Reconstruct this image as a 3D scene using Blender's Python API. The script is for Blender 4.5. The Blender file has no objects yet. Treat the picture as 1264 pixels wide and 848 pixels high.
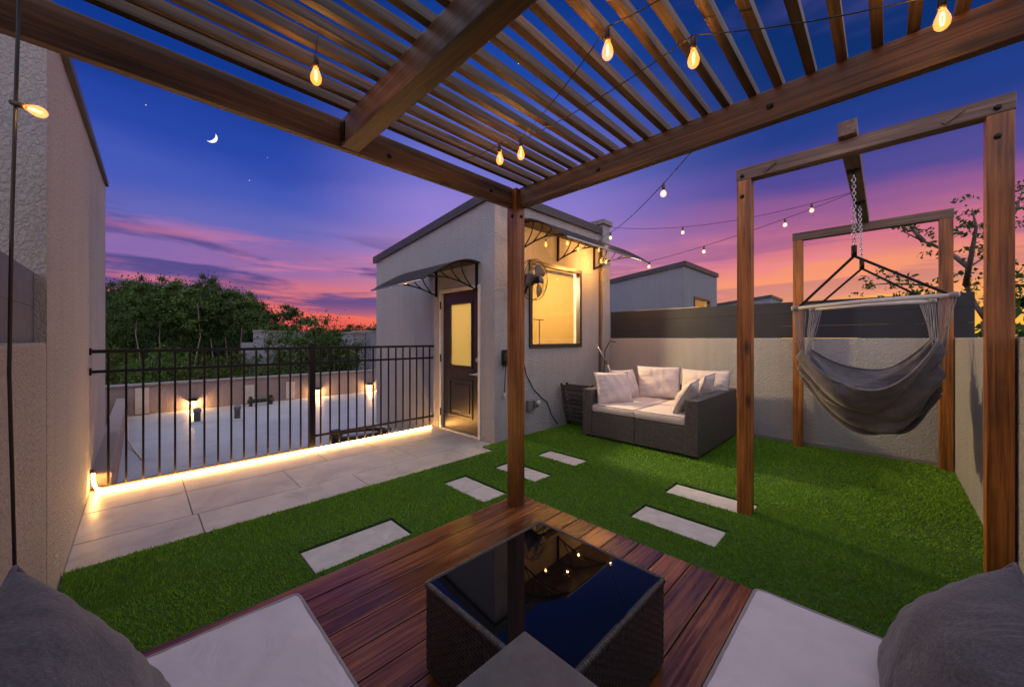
import bpy, bmesh, math, random
import numpy as np
from mathutils import Vector, Matrix, Euler

random.seed(7)
rng = np.random.default_rng(7)
SC = bpy.context.scene
COL = SC.collection
R = math.radians
PI = math.pi
H = 1.3                       # camera height above the paving


def lin(r, g, b):
    f = lambda c: (c / 255) / 12.92 if c / 255 <= 0.04045 else (((c / 255) + 0.055) / 1.055) ** 2.4
    return (f(r), f(g), f(b), 1.0)


# ------------------------------------------------------------------ materials
MATS = {}


def new_mat(name):
    m = bpy.data.materials.new(name)
    m.use_nodes = True
    nt = m.node_tree
    nt.nodes.clear()
    out = nt.nodes.new('ShaderNodeOutputMaterial')
    return m, nt, out


def nd(nt, typ, **kw):
    n = nt.nodes.new(typ)
    for k, v in kw.items():
        if k.startswith('i_'):
            key = k[2:].replace('_', ' ')
            n.inputs[key].default_value = v
        else:
            setattr(n, k, v)
    return n


def ramp(nt, stops, interp='LINEAR'):
    n = nt.nodes.new('ShaderNodeValToRGB')
    cr = n.color_ramp
    cr.interpolation = interp
    while len(cr.elements) < len(stops):
        cr.elements.new(0.5)
    for e, (p, c) in zip(cr.elements, stops):
        e.position = p
        e.color = c if len(c) == 4 else (*c, 1)
    return n


def simple(name, col, rough=0.6, metal=0.0, spec=0.5, var=0.15, nscale=8.0, bump=0.0, bscale=60.0, bdist=0.004,
           coat=0.0, island=0.0, sheen=0.0, rough_var=0.0, stain=0.0, wrinkle=0.0, wscale=9.0):
    """Principled material with noise tone variation and noise bump."""
    m, nt, out = new_mat(name)
    p = nd(nt, 'ShaderNodeBsdfPrincipled')
    p.inputs['Roughness'].default_value = rough
    p.inputs['Metallic'].default_value = metal
    p.inputs['Specular IOR Level'].default_value = spec
    p.inputs['Coat Weight'].default_value = coat
    p.inputs['Sheen Weight'].default_value = sheen
    tc = nd(nt, 'ShaderNodeTexCoord')
    no = nd(nt, 'ShaderNodeTexNoise', i_Scale=nscale, i_Detail=5.0, i_Roughness=0.6)
    nt.links.new(tc.outputs['Object'], no.inputs['Vector'])
    lo = tuple(c * (1 - var) for c in col)
    hi = tuple(min(1, c * (1 + var)) for c in col)
    rp = ramp(nt, [(0.3, lo), (0.7, hi)])
    nt.links.new(no.outputs['Fac'], rp.inputs['Fac'])
    last = rp.outputs['Color']
    if island:
        g = nd(nt, 'ShaderNodeNewGeometry')
        hsv = nd(nt, 'ShaderNodeHueSaturation')
        mr = nd(nt, 'ShaderNodeMapRange')
        mr.inputs['To Min'].default_value = 1 - island
        mr.inputs['To Max'].default_value = 1 + island
        nt.links.new(g.outputs['Random Per Island'], mr.inputs['Value'])
        nt.links.new(mr.outputs['Result'], hsv.inputs['Value'])
        nt.links.new(last, hsv.inputs['Color'])
        last = hsv.outputs['Color']
    if stain:
        ns = nd(nt, 'ShaderNodeTexNoise', i_Scale=2.7, i_Detail=8.0, i_Roughness=0.72, i_Distortion=1.2)
        nt.links.new(tc.outputs['Object'], ns.inputs['Vector'])
        rs_ = ramp(nt, [(0.36, (1 - stain, 1 - stain, 1 - stain, 1)), (0.5, (1, 1, 1, 1))])
        nt.links.new(ns.outputs['Fac'], rs_.inputs['Fac'])
        sm = nd(nt, 'ShaderNodeMix', data_type='RGBA', blend_type='MULTIPLY')
        sm.inputs['Factor'].default_value = 1.0
        nt.links.new(last, sm.inputs['A'])
        nt.links.new(rs_.outputs['Color'], sm.inputs['B'])
        last = sm.outputs['Result']
    nt.links.new(last, p.inputs['Base Color'])
    if rough_var:
        mr2 = nd(nt, 'ShaderNodeMapRange')
        mr2.inputs['To Min'].default_value = max(0.02, rough - rough_var)
        mr2.inputs['To Max'].default_value = rough + rough_var
        mr2.inputs['From Min'].default_value = 0.3
        mr2.inputs['From Max'].default_value = 0.7
        nt.links.new(no.outputs['Fac'], mr2.inputs['Value'])
        nt.links.new(mr2.outputs['Result'], p.inputs['Roughness'])
    if bump:
        n2 = nd(nt, 'ShaderNodeTexNoise', i_Scale=bscale, i_Detail=4.0, i_Roughness=0.6)
        nt.links.new(tc.outputs['Object'], n2.inputs['Vector'])
        b = nd(nt, 'ShaderNodeBump', i_Strength=bump, i_Distance=bdist)
        nt.links.new(n2.outputs['Fac'], b.inputs['Height'])
        if wrinkle:
            wv = nd(nt, 'ShaderNodeTexNoise', i_Scale=wscale, i_Detail=3.0, i_Roughness=0.5, i_Distortion=2.2)
            mpw = nd(nt, 'ShaderNodeMapping')
            mpw.inputs['Scale'].default_value = (1.0, 0.55, 1.0)
            nt.links.new(tc.outputs['Object'], mpw.inputs['Vector'])
            nt.links.new(mpw.outputs['Vector'], wv.inputs['Vector'])
            b2 = nd(nt, 'ShaderNodeBump', i_Strength=wrinkle, i_Distance=0.02)
            nt.links.new(wv.outputs['Fac'], b2.inputs['Height'])
            nt.links.new(b2.outputs['Normal'], b.inputs['Normal'])
        nt.links.new(b.outputs['Normal'], p.inputs['Normal'])
    nt.links.new(p.outputs['BSDF'], out.inputs['Surface'])
    MATS[name] = m
    return m


def stucco(name, col, strength=0.7, stretch=(1, 1, 1), scale=38.0, dist=0.012):
    m, nt, out = new_mat(name)
    p = nd(nt, 'ShaderNodeBsdfPrincipled', i_Roughness=0.85)
    p.inputs['Specular IOR Level'].default_value = 0.3
    tc = nd(nt, 'ShaderNodeTexCoord')
    mp = nd(nt, 'ShaderNodeMapping')
    mp.inputs['Scale'].default_value = stretch
    nt.links.new(tc.outputs['Object'], mp.inputs['Vector'])
    big = nd(nt, 'ShaderNodeTexNoise', i_Scale=1.3, i_Detail=6.0, i_Roughness=0.65)
    nt.links.new(tc.outputs['Object'], big.inputs['Vector'])
    # vertical weather streaks
    mp2 = nd(nt, 'ShaderNodeMapping')
    mp2.inputs['Scale'].default_value = (7, 7, 0.5)
    nt.links.new(tc.outputs['Object'], mp2.inputs['Vector'])
    st = nd(nt, 'ShaderNodeTexNoise', i_Scale=1.6, i_Detail=5.0)
    nt.links.new(mp2.outputs['Vector'], st.inputs['Vector'])
    mx = nd(nt, 'ShaderNodeMath', operation='ADD')
    nt.links.new(big.outputs['Fac'], mx.inputs[0])
    nt.links.new(st.outputs['Fac'], mx.inputs[1])
    ml = nd(nt, 'ShaderNodeMath', operation='MULTIPLY')
    ml.inputs[1].default_value = 0.5
    nt.links.new(mx.outputs[0], ml.inputs[0])
    rp = ramp(nt, [(0.32, tuple(c * 0.88 for c in col)), (0.55, col), (0.72, tuple(min(1, c * 1.05) for c in col))])
    nt.links.new(ml.outputs[0], rp.inputs['Fac'])
    nt.links.new(rp.outputs['Color'], p.inputs['Base Color'])
    n1 = nd(nt, 'ShaderNodeTexNoise', i_Scale=scale, i_Detail=3.0, i_Roughness=0.55, i_Distortion=0.6)
    nt.links.new(mp.outputs['Vector'], n1.inputs['Vector'])
    r1 = ramp(nt, [(0.42, (0, 0, 0, 1)), (0.58, (1, 1, 1, 1))])
    nt.links.new(n1.outputs['Fac'], r1.inputs['Fac'])
    n3 = nd(nt, 'ShaderNodeTexNoise', i_Scale=220.0, i_Detail=2.0)
    nt.links.new(tc.outputs['Object'], n3.inputs['Vector'])
    ad = nd(nt, 'ShaderNodeMath', operation='MULTIPLY_ADD')
    ad.inputs[1].default_value = 0.25
    nt.links.new(n3.outputs['Fac'], ad.inputs[0])
    nt.links.new(r1.outputs['Color'], ad.inputs[2])
    b = nd(nt, 'ShaderNodeBump', i_Strength=strength, i_Distance=dist)
    nt.links.new(ad.outputs[0], b.inputs['Height'])
    nt.links.new(b.outputs['Normal'], p.inputs['Normal'])
    nt.links.new(p.outputs['BSDF'], out.inputs['Surface'])
    MATS[name] = m
    return m


def wood(name, dark, mid, light, axis, rough=0.5, coat=0.0, knots=True, island=0.12, bump=0.35, rough_var=0.12, spec=0.5):
    """Sawn timber with grain running along the given axis."""
    m, nt, out = new_mat(name)
    p = nd(nt, 'ShaderNodeBsdfPrincipled', i_Roughness=rough)
    p.inputs['Coat Weight'].default_value = coat
    p.inputs['Coat Roughness'].default_value = 0.09
    p.inputs['Specular IOR Level'].default_value = spec
    tc = nd(nt, 'ShaderNodeTexCoord')
    g = nd(nt, 'ShaderNodeNewGeometry')
    oi = nd(nt, 'ShaderNodeObjectInfo')
    ofs = nd(nt, 'ShaderNodeVectorMath', operation='SCALE')
    cmb = nd(nt, 'ShaderNodeCombineXYZ')
    for i in range(3):
        nt.links.new(g.outputs['Random Per Island'] if i != 1 else oi.outputs['Random'], cmb.inputs[i])
    nt.links.new(cmb.outputs[0], ofs.inputs[0])
    ofs.inputs['Scale'].default_value = 13.0
    add = nd(nt, 'ShaderNodeVectorMath', operation='ADD')
    nt.links.new(tc.outputs['Object'], add.inputs[0])
    nt.links.new(ofs.outputs[0], add.inputs[1])
    mp = nd(nt, 'ShaderNodeMapping')
    s = [55.0, 55.0, 55.0]
    s['XYZ'.index(axis)] = 1.6
    mp.inputs['Scale'].default_value = s
    nt.links.new(add.outputs[0], mp.inputs['Vector'])
    n1 = nd(nt, 'ShaderNodeTexNoise', i_Scale=1.0, i_Detail=6.0, i_Roughness=0.65, i_Distortion=0.8)
    nt.links.new(mp.outputs['Vector'], n1.inputs['Vector'])
    rp = ramp(nt, [(0.3, dark), (0.5, mid), (0.72, light)])
    nt.links.new(n1.outputs['Fac'], rp.inputs['Fac'])
    # broad blotches of stain
    mp2 = nd(nt, 'ShaderNodeMapping')
    s2 = [9.0, 9.0, 9.0]
    s2['XYZ'.index(axis)] = 1.5
    mp2.inputs['Scale'].default_value = s2
    nt.links.new(add.outputs[0], mp2.inputs['Vector'])
    n2 = nd(nt, 'ShaderNodeTexNoise', i_Scale=1.0, i_Detail=4.0, i_Roughness=0.6)
    nt.links.new(mp2.outputs['Vector'], n2.inputs['Vector'])
    hsv = nd(nt, 'ShaderNodeHueSaturation')
    mr = nd(nt, 'ShaderNodeMapRange')
    mr.inputs['From Min'].default_value = 0.3
    mr.inputs['From Max'].default_value = 0.7
    mr.inputs['To Min'].default_value = 0.42
    mr.inputs['To Max'].default_value = 1.5
    nt.links.new(n2.outputs['Fac'], mr.inputs['Value'])
    nt.links.new(mr.outputs['Result'], hsv.inputs['Value'])
    nt.links.new(rp.outputs['Color'], hsv.inputs['Color'])
    last = hsv.outputs['Color']
    if island:
        h2 = nd(nt, 'ShaderNodeHueSaturation')
        m2 = nd(nt, 'ShaderNodeMapRange')
        m2.inputs['To Min'].default_value = 1 - island * 1.5
        m2.inputs['To Max'].default_value = 1 + island * 1.5
        nt.links.new(g.outputs['Random Per Island'], m2.inputs['Value'])
        nt.links.new(m2.outputs['Result'], h2.inputs['Value'])
        nt.links.new(last, h2.inputs['Color'])
        last = h2.outputs['Color']
    if knots:
        mp3 = nd(nt, 'ShaderNodeMapping')
        s3 = [11.0, 11.0, 11.0]
        s3['XYZ'.index(axis)] = 4.0
        mp3.inputs['Scale'].default_value = s3
        nt.links.new(add.outputs[0], mp3.inputs['Vector'])
        vo = nd(nt, 'ShaderNodeTexVoronoi', i_Scale=0.55)
        nt.links.new(mp3.outputs['Vector'], vo.inputs['Vector'])
        kr = ramp(nt, [(0.05, (0.12, 0.1, 0.09, 1)), (0.16, (1, 1, 1, 1))])
        nt.links.new(vo.outputs['Distance'], kr.inputs['Fac'])
        mk = nd(nt, 'ShaderNodeMix', data_type='RGBA', blend_type='MULTIPLY')
        mk.inputs['Factor'].default_value = 0.85
        nt.links.new(last, mk.inputs['A'])
        nt.links.new(kr.outputs['Color'], mk.inputs['B'])
        last = mk.outputs['Result']
    nt.links.new(last, p.inputs['Base Color'])
    m3 = nd(nt, 'ShaderNodeMapRange')
    m3.inputs['From Min'].default_value = 0.3
    m3.inputs['From Max'].default_value = 0.7
    m3.inputs['To Min'].default_value = max(0.04, rough - rough_var)
    m3.inputs['To Max'].default_value = rough + rough_var
    nt.links.new(n2.outputs['Fac'], m3.inputs['Value'])
    nt.links.new(m3.outputs['Result'], p.inputs['Roughness'])
    b = nd(nt, 'ShaderNodeBump', i_Strength=bump, i_Distance=0.003)
    nt.links.new(n1.outputs['Fac'], b.inputs['Height'])
    nt.links.new(b.outputs['Normal'], p.inputs['Normal'])
    nt.links.new(p.outputs['BSDF'], out.inputs['Surface'])
    MATS[name] = m
    return m


def emit(name, col, strength):
    m, nt, out = new_mat(name)
    e = nd(nt, 'ShaderNodeEmission')
    e.inputs['Color'].default_value = (*col, 1)
    e.inputs['Strength'].default_value = strength
    nt.links.new(e.outputs[0], out.inputs['Surface'])
    MATS[name] = m
    return m


def schlick(nt, f0=0.04, mult=1.0):
    lw = nd(nt, 'ShaderNodeLayerWeight')
    lw.inputs['Blend'].default_value = 0.5
    p = nd(nt, 'ShaderNodeMath', operation='POWER')
    p.inputs[1].default_value = 5.0
    nt.links.new(lw.outputs['Facing'], p.inputs[0])
    a = nd(nt, 'ShaderNodeMath', operation='MULTIPLY_ADD')
    a.inputs[1].default_value = (1 - f0) * mult
    a.inputs[2].default_value = f0 * mult
    nt.links.new(p.outputs[0], a.inputs[0])
    return a.outputs[0]


def glass_thin(name, tint=(1, 1, 1), refl=1.0, rough=0.01):
    m, nt, out = new_mat(name)
    t = nd(nt, 'ShaderNodeBsdfTransparent')
    t.inputs['Color'].default_value = (*tint, 1)
    g = nd(nt, 'ShaderNodeBsdfGlossy', i_Roughness=rough)
    mx = nd(nt, 'ShaderNodeMixShader')
    nt.links.new(schlick(nt, 0.04, refl), mx.inputs['Fac'])
    nt.links.new(t.outputs[0], mx.inputs[1])
    nt.links.new(g.outputs[0], mx.inputs[2])
    nt.links.new(mx.outputs[0], out.inputs['Surface'])
    MATS[name] = m
    return m


def leafmat(name, a, b):
    m, nt, out = new_mat(name)
    g = nd(nt, 'ShaderNodeNewGeometry')
    oi = nd(nt, 'ShaderNodeObjectInfo')
    rp = ramp(nt, [(0.0, a), (1.0, b)])
    tc = nd(nt, 'ShaderNodeTexCoord')
    no = nd(nt, 'ShaderNodeTexNoise', i_Scale=1.2, i_Detail=2.0)
    nt.links.new(tc.outputs['Object'], no.inputs['Vector'])
    ad = nd(nt, 'ShaderNodeMath', operation='ADD')
    nt.links.new(g.outputs['Random Per Island'], ad.inputs[0])
    nt.links.new(no.outputs['Fac'], ad.inputs[1])
    sb = nd(nt, 'ShaderNodeMath', operation='MULTIPLY')
    sb.inputs[1].default_value = 0.5
    nt.links.new(ad.outputs[0], sb.inputs[0])
    nt.links.new(sb.outputs[0], rp.inputs['Fac'])
    hs = nd(nt, 'ShaderNodeHueSaturation')
    mr = nd(nt, 'ShaderNodeMapRange')
    mr.inputs['To Min'].default_value = 0.65
    mr.inputs['To Max'].default_value = 1.35
    nt.links.new(oi.outputs['Random'], mr.inputs['Value'])
    nt.links.new(mr.outputs['Result'], hs.inputs['Value'])
    nt.links.new(rp.outputs['Color'], hs.inputs['Color'])
    d = nd(nt, 'ShaderNodeBsdfPrincipled', i_Roughness=0.6)
    d.inputs['Specular IOR Level'].default_value = 0.25
    tr = nd(nt, 'ShaderNodeBsdfTranslucent')
    nt.links.new(hs.outputs['Color'], d.inputs['Base Color'])
    nt.links.new(hs.outputs['Color'], tr.inputs['Color'])
    mx = nd(nt, 'ShaderNodeMixShader')
    mx.inputs['Fac'].default_value = 0.3
    nt.links.new(d.outputs[0], mx.inputs[1])
    nt.links.new(tr.outputs[0], mx.inputs[2])
    nt.links.new(mx.outputs[0], out.inputs['Surface'])
    MATS[name] = m
    return m


STUCCO = stucco('stucco', (0.375, 0.38, 0.39))
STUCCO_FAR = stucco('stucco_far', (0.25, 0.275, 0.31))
STUCCO_DRAG = stucco('stucco_dragged', (0.47, 0.44, 0.42), stretch=(2.2, 2.2, 0.5), scale=30, strength=0.9)
STUCCO_TALL = stucco('stucco_tall', (0.36, 0.355, 0.35), stretch=(1.5, 0.42, 0.9), scale=52, strength=0.7, dist=0.007)
STUCCO_PAR = stucco('stucco_parapet', (0.40, 0.39, 0.38), strength=0.8, scale=52, dist=0.010)
COPING = simple('coping', (0.045, 0.045, 0.05), rough=0.5, var=0.25, nscale=3)
CAPSTONE = simple('capstone', (0.22, 0.2, 0.19), rough=0.7, bump=0.2)
SLATE = simple('fence_paint', (0.013, 0.016, 0.024), rough=0.55, var=0.2, nscale=5, bump=0.1, bscale=30)
WP = dict(dark=(0.022, 0.011, 0.006), mid=(0.088, 0.040, 0.017), light=(0.19, 0.092, 0.040))
PERG = {a: wood('pergola_wood_' + a, WP['dark'], WP['mid'], WP['light'], a, rough=0.5, rough_var=0.1) for a in 'XYZ'}
SLATW = wood('slat_wood', (0.020, 0.013, 0.009), (0.085, 0.050, 0.028), (0.18, 0.115, 0.068), 'X', rough=0.6, rough_var=0.08)
PERG_POST = wood('pergola_post_wood', (0.07, 0.022, 0.005), (0.22, 0.075, 0.012), (0.37, 0.145, 0.026), 'Z', rough=0.42, coat=0.1)
WS = dict(dark=(0.085, 0.026, 0.005), mid=(0.29, 0.098, 0.014), light=(0.44, 0.17, 0.028))
SWING = {a: wood('swing_wood_' + a, WS['dark'], WS['mid'], WS['light'], a, rough=0.45, rough_var=0.08) for a in 'XYZ'}
WG = dict(dark=(0.06, 0.038, 0.025), mid=(0.15, 0.095, 0.06), light=(0.25, 0.165, 0.105))
SWINGTOP = {a: wood('weathered_wood_' + a, WG['dark'], WG['mid'], WG['light'], a, rough=0.6, rough_var=0.08) for a in 'XYZ'}
DECK = wood('deck_wood', (0.045, 0.014, 0.005), (0.19, 0.060, 0.018), (0.33, 0.12, 0.038), 'X', rough=0.15, coat=0.22, spec=0.5,
            knots=False, island=0.28, bump=0.5, rough_var=0.10)
TILE = simple('porcelain_tile', (0.56, 0.49, 0.42), rough=0.38, var=0.16, nscale=3.5, island=0.06, rough_var=0.1, stain=0.2, bump=0.12, bscale=30)
STONE = simple('stone_slab', (0.50, 0.47, 0.45), rough=0.6, var=0.14, nscale=9, bump=0.15, bscale=120, island=0.06, stain=0.18)
GROUT = simple('grout', (0.03, 0.028, 0.026), rough=0.9)
SOIL = simple('turf_backing', (0.03, 0.08, 0.008), rough=1.0, var=0.4, nscale=30)
BLACKM = simple('black_metal', (0.006, 0.0055, 0.0055), rough=0.4, metal=0.0, spec=0.25)
STEEL = simple('brushed_steel', (0.55, 0.53, 0.5), rough=0.3, metal=1.0, var=0.1)
CHAINM = simple('chain_steel', (0.5, 0.5, 0.52), rough=0.35, metal=1.0)
WICK = simple('grey_wicker', (0.092, 0.08, 0.076), rough=0.45, island=0.25, var=0.25, nscale=40)
WICKD = simple('dark_wicker', (0.060, 0.055, 0.056), rough=0.28, island=0.22, var=0.25, nscale=40)
WICKB = simple('wicker_backing', (0.014, 0.013, 0.013), rough=0.8)
CUSHW = simple('warm_lit_cushion_fabric', (0.60, 0.50, 0.46), rough=0.85, var=0.06, nscale=5, bump=0.3, bscale=300, bdist=0.002, sheen=0.2, wrinkle=0.4, wscale=7.0)  # cushion cloth with the warm window and bulb light put into its colour
CUSH = simple('cushion_fabric', (0.64, 0.60, 0.67), rough=0.85, var=0.08, nscale=5, bump=0.35, bscale=380, bdist=0.002, sheen=0.2, wrinkle=0.5, wscale=6.0, stain=0.025)
CUSHP = simple('cushion_piping', (0.30, 0.275, 0.30), rough=0.85)
PILG = simple('grey_pillow_fabric', (0.092, 0.097, 0.122), rough=0.95, var=0.35, nscale=130, bump=0.7, bscale=260, bdist=0.003, sheen=0.3, wrinkle=0.6, wscale=6.0, stain=0.2)
GLASSTOP = simple('black_glass', (0.004, 0.004, 0.005), rough=0.02, spec=0.3, var=0.0)
STONETOP = simple('grey_table_top', (0.095, 0.10, 0.112), rough=0.5, var=0.18, nscale=25, bump=0.15, bscale=200)
DOORP = simple('door_paint', (0.019, 0.019, 0.020), rough=0.35, var=0.15, nscale=4)
CASING = simple('cream_casing', (0.68, 0.62, 0.52), rough=0.5, var=0.08)
WINFRAME = simple('bronze_frame', (0.035, 0.024, 0.018), rough=0.35)
PANE = glass_thin('window_glass')
POLY = None
ROOM = simple('room_plaster', (0.155, 0.094, 0.025), rough=0.9, var=0.05, nscale=2)
FROST = None
MEMBR = simple('roof_membrane', (0.40, 0.41, 0.435), rough=0.5, stain=0.16, var=0.14, nscale=1.2, rough_var=0.1, bump=0.15, bscale=8, bdist=0.01)
ROOFWALL = stucco('roof_parapet_stucco', (0.27, 0.215, 0.205), strength=0.4)
PALE = simple('pale_panel', (0.48, 0.43, 0.39), rough=0.7)
BARK = simple('bark', (0.16, 0.13, 0.10), rough=0.95, var=0.4, nscale=6, bump=0.5, bscale=14, bdist=0.05)
PALEBARK = simple('pale_bark', (0.20, 0.17, 0.14), rough=0.95, var=0.3, nscale=3)
LEAFD = leafmat('leaf_dark', (0.018, 0.040, 0.011), (0.060, 0.105, 0.026))
LEAFM = leafmat('leaf_mid', (0.034, 0.075, 0.016), (0.095, 0.165, 0.035))
LEAFY = leafmat('leaf_yellowish', (0.06, 0.09, 0.014), (0.14, 0.17, 0.035))
GRASS = leafmat('turf_blade', (0.072, 0.20, 0.007), (0.25, 0.47, 0.028))
EARTH = simple('earth', (0.04, 0.055, 0.025), rough=1.0, var=0.4, nscale=0.3)
CLOTH = simple('hammock_cloth', (0.115, 0.103, 0.107), rough=0.9, var=0.22, nscale=9, bump=0.35, bscale=300, bdist=0.002, sheen=0.3, wrinkle=0.7, wscale=8.0)
ROPE = simple('cotton_rope', (0.23, 0.21, 0.212), rough=0.95, var=0.1)
ROD = simple('pale_rod', (0.58, 0.53, 0.47), rough=0.5, var=0.12, nscale=12)
RUBBER = simple('black_rubber', (0.012, 0.012, 0.012), rough=0.5)
GREYPL = simple('grey_plastic', (0.14, 0.14, 0.15), rough=0.4)
CABLE = simple('black_cable', (0.012, 0.011, 0.011), rough=0.5)
BRASS = simple('bulb_socket', (0.05, 0.025, 0.012), rough=0.4)
DOWNSP = simple('brown_downspout', (0.11, 0.065, 0.045), rough=0.5)
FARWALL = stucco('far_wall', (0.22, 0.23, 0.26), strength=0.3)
OLDWOOD = simple('old_slat_wood', (0.09, 0.075, 0.07), rough=0.7, var=0.3, nscale=20, island=0.3)
SLING = simple('dark_sling', (0.03, 0.028, 0.028), rough=0.8)

LED = emit('led_strip_light', (1.0, 0.47, 0.12), 100.0)
FILA = emit('filament', (1.0, 0.55, 0.15), 7.0)
FILAW = emit('globe_filament', (1.0, 0.66, 0.34), 6.0)
MOONM = emit('moon_light', (1.0, 0.92, 0.88), 1.6)
STARM = emit('star_light', (0.9, 0.93, 1.0), 1.2)
LENS = emit('lamp_lens', (1.0, 0.66, 0.28), 12.0)


def bulb_glass(name, col, strength, fac):
    m, nt, out = new_mat(name)
    t = nd(nt, 'ShaderNodeBsdfTransparent')
    e = nd(nt, 'ShaderNodeEmission')
    e.inputs['Color'].default_value = (*col, 1)
    e.inputs['Strength'].default_value = strength
    g = nd(nt, 'ShaderNodeBsdfGlossy', i_Roughness=0.05)
    m1 = nd(nt, 'ShaderNodeAddShader')
    nt.links.new(t.outputs[0], m1.inputs[0])
    nt.links.new(e.outputs[0], m1.inputs[1])
    m2 = nd(nt, 'ShaderNodeMixShader')
    nt.links.new(schlick(nt), m2.inputs['Fac'])
    nt.links.new(m1.outputs[0], m2.inputs[1])
    nt.links.new(g.outputs[0], m2.inputs[2])
    nt.links.new(m2.outputs[0], out.inputs['Surface'])
    MATS[name] = m
    return m


AMBER = bulb_glass('amber_glass', (1.0, 0.30, 0.04), 1.1, 0.75)
CLEARB = bulb_glass('clear_globe', (1.0, 0.50, 0.22), 0.8, 0.55)


def poly_mat():
    m, nt, out = new_mat('smoked_polycarbonate')
    t = nd(nt, 'ShaderNodeBsdfTransparent')
    t.inputs['Color'].default_value = (0.36, 0.30, 0.25, 1)
    d = nd(nt, 'ShaderNodeBsdfPrincipled', i_Roughness=0.5)
    d.inputs['Specular IOR Level'].default_value = 0.15
    d.inputs['Base Color'].default_value = (0.09, 0.075, 0.065, 1)
    mx = nd(nt, 'ShaderNodeMixShader')
    mx.inputs['Fac'].default_value = 0.5
    nt.links.new(t.outputs[0], mx.inputs[1])
    nt.links.new(d.outputs[0], mx.inputs[2])
    nt.links.new(mx.outputs[0], out.inputs['Surface'])
    return m


POLY = poly_mat()


def frost_mat():
    m, nt, out = new_mat('frosted_glass')
    t = nd(nt, 'ShaderNodeBsdfTranslucent')
    t.inputs['Color'].default_value = (0.62, 0.60, 0.46, 1)
    g = nd(nt, 'ShaderNodeBsdfGlossy', i_Roughness=0.08)
    mx = nd(nt, 'ShaderNodeMixShader')
    nt.links.new(schlick(nt), mx.inputs['Fac'])
    nt.links.new(t.outputs[0], mx.inputs[1])
    nt.links.new(g.outputs[0], mx.inputs[2])
    nt.links.new(mx.outputs[0], out.inputs['Surface'])
    return m


FROST = frost_mat()


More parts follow.
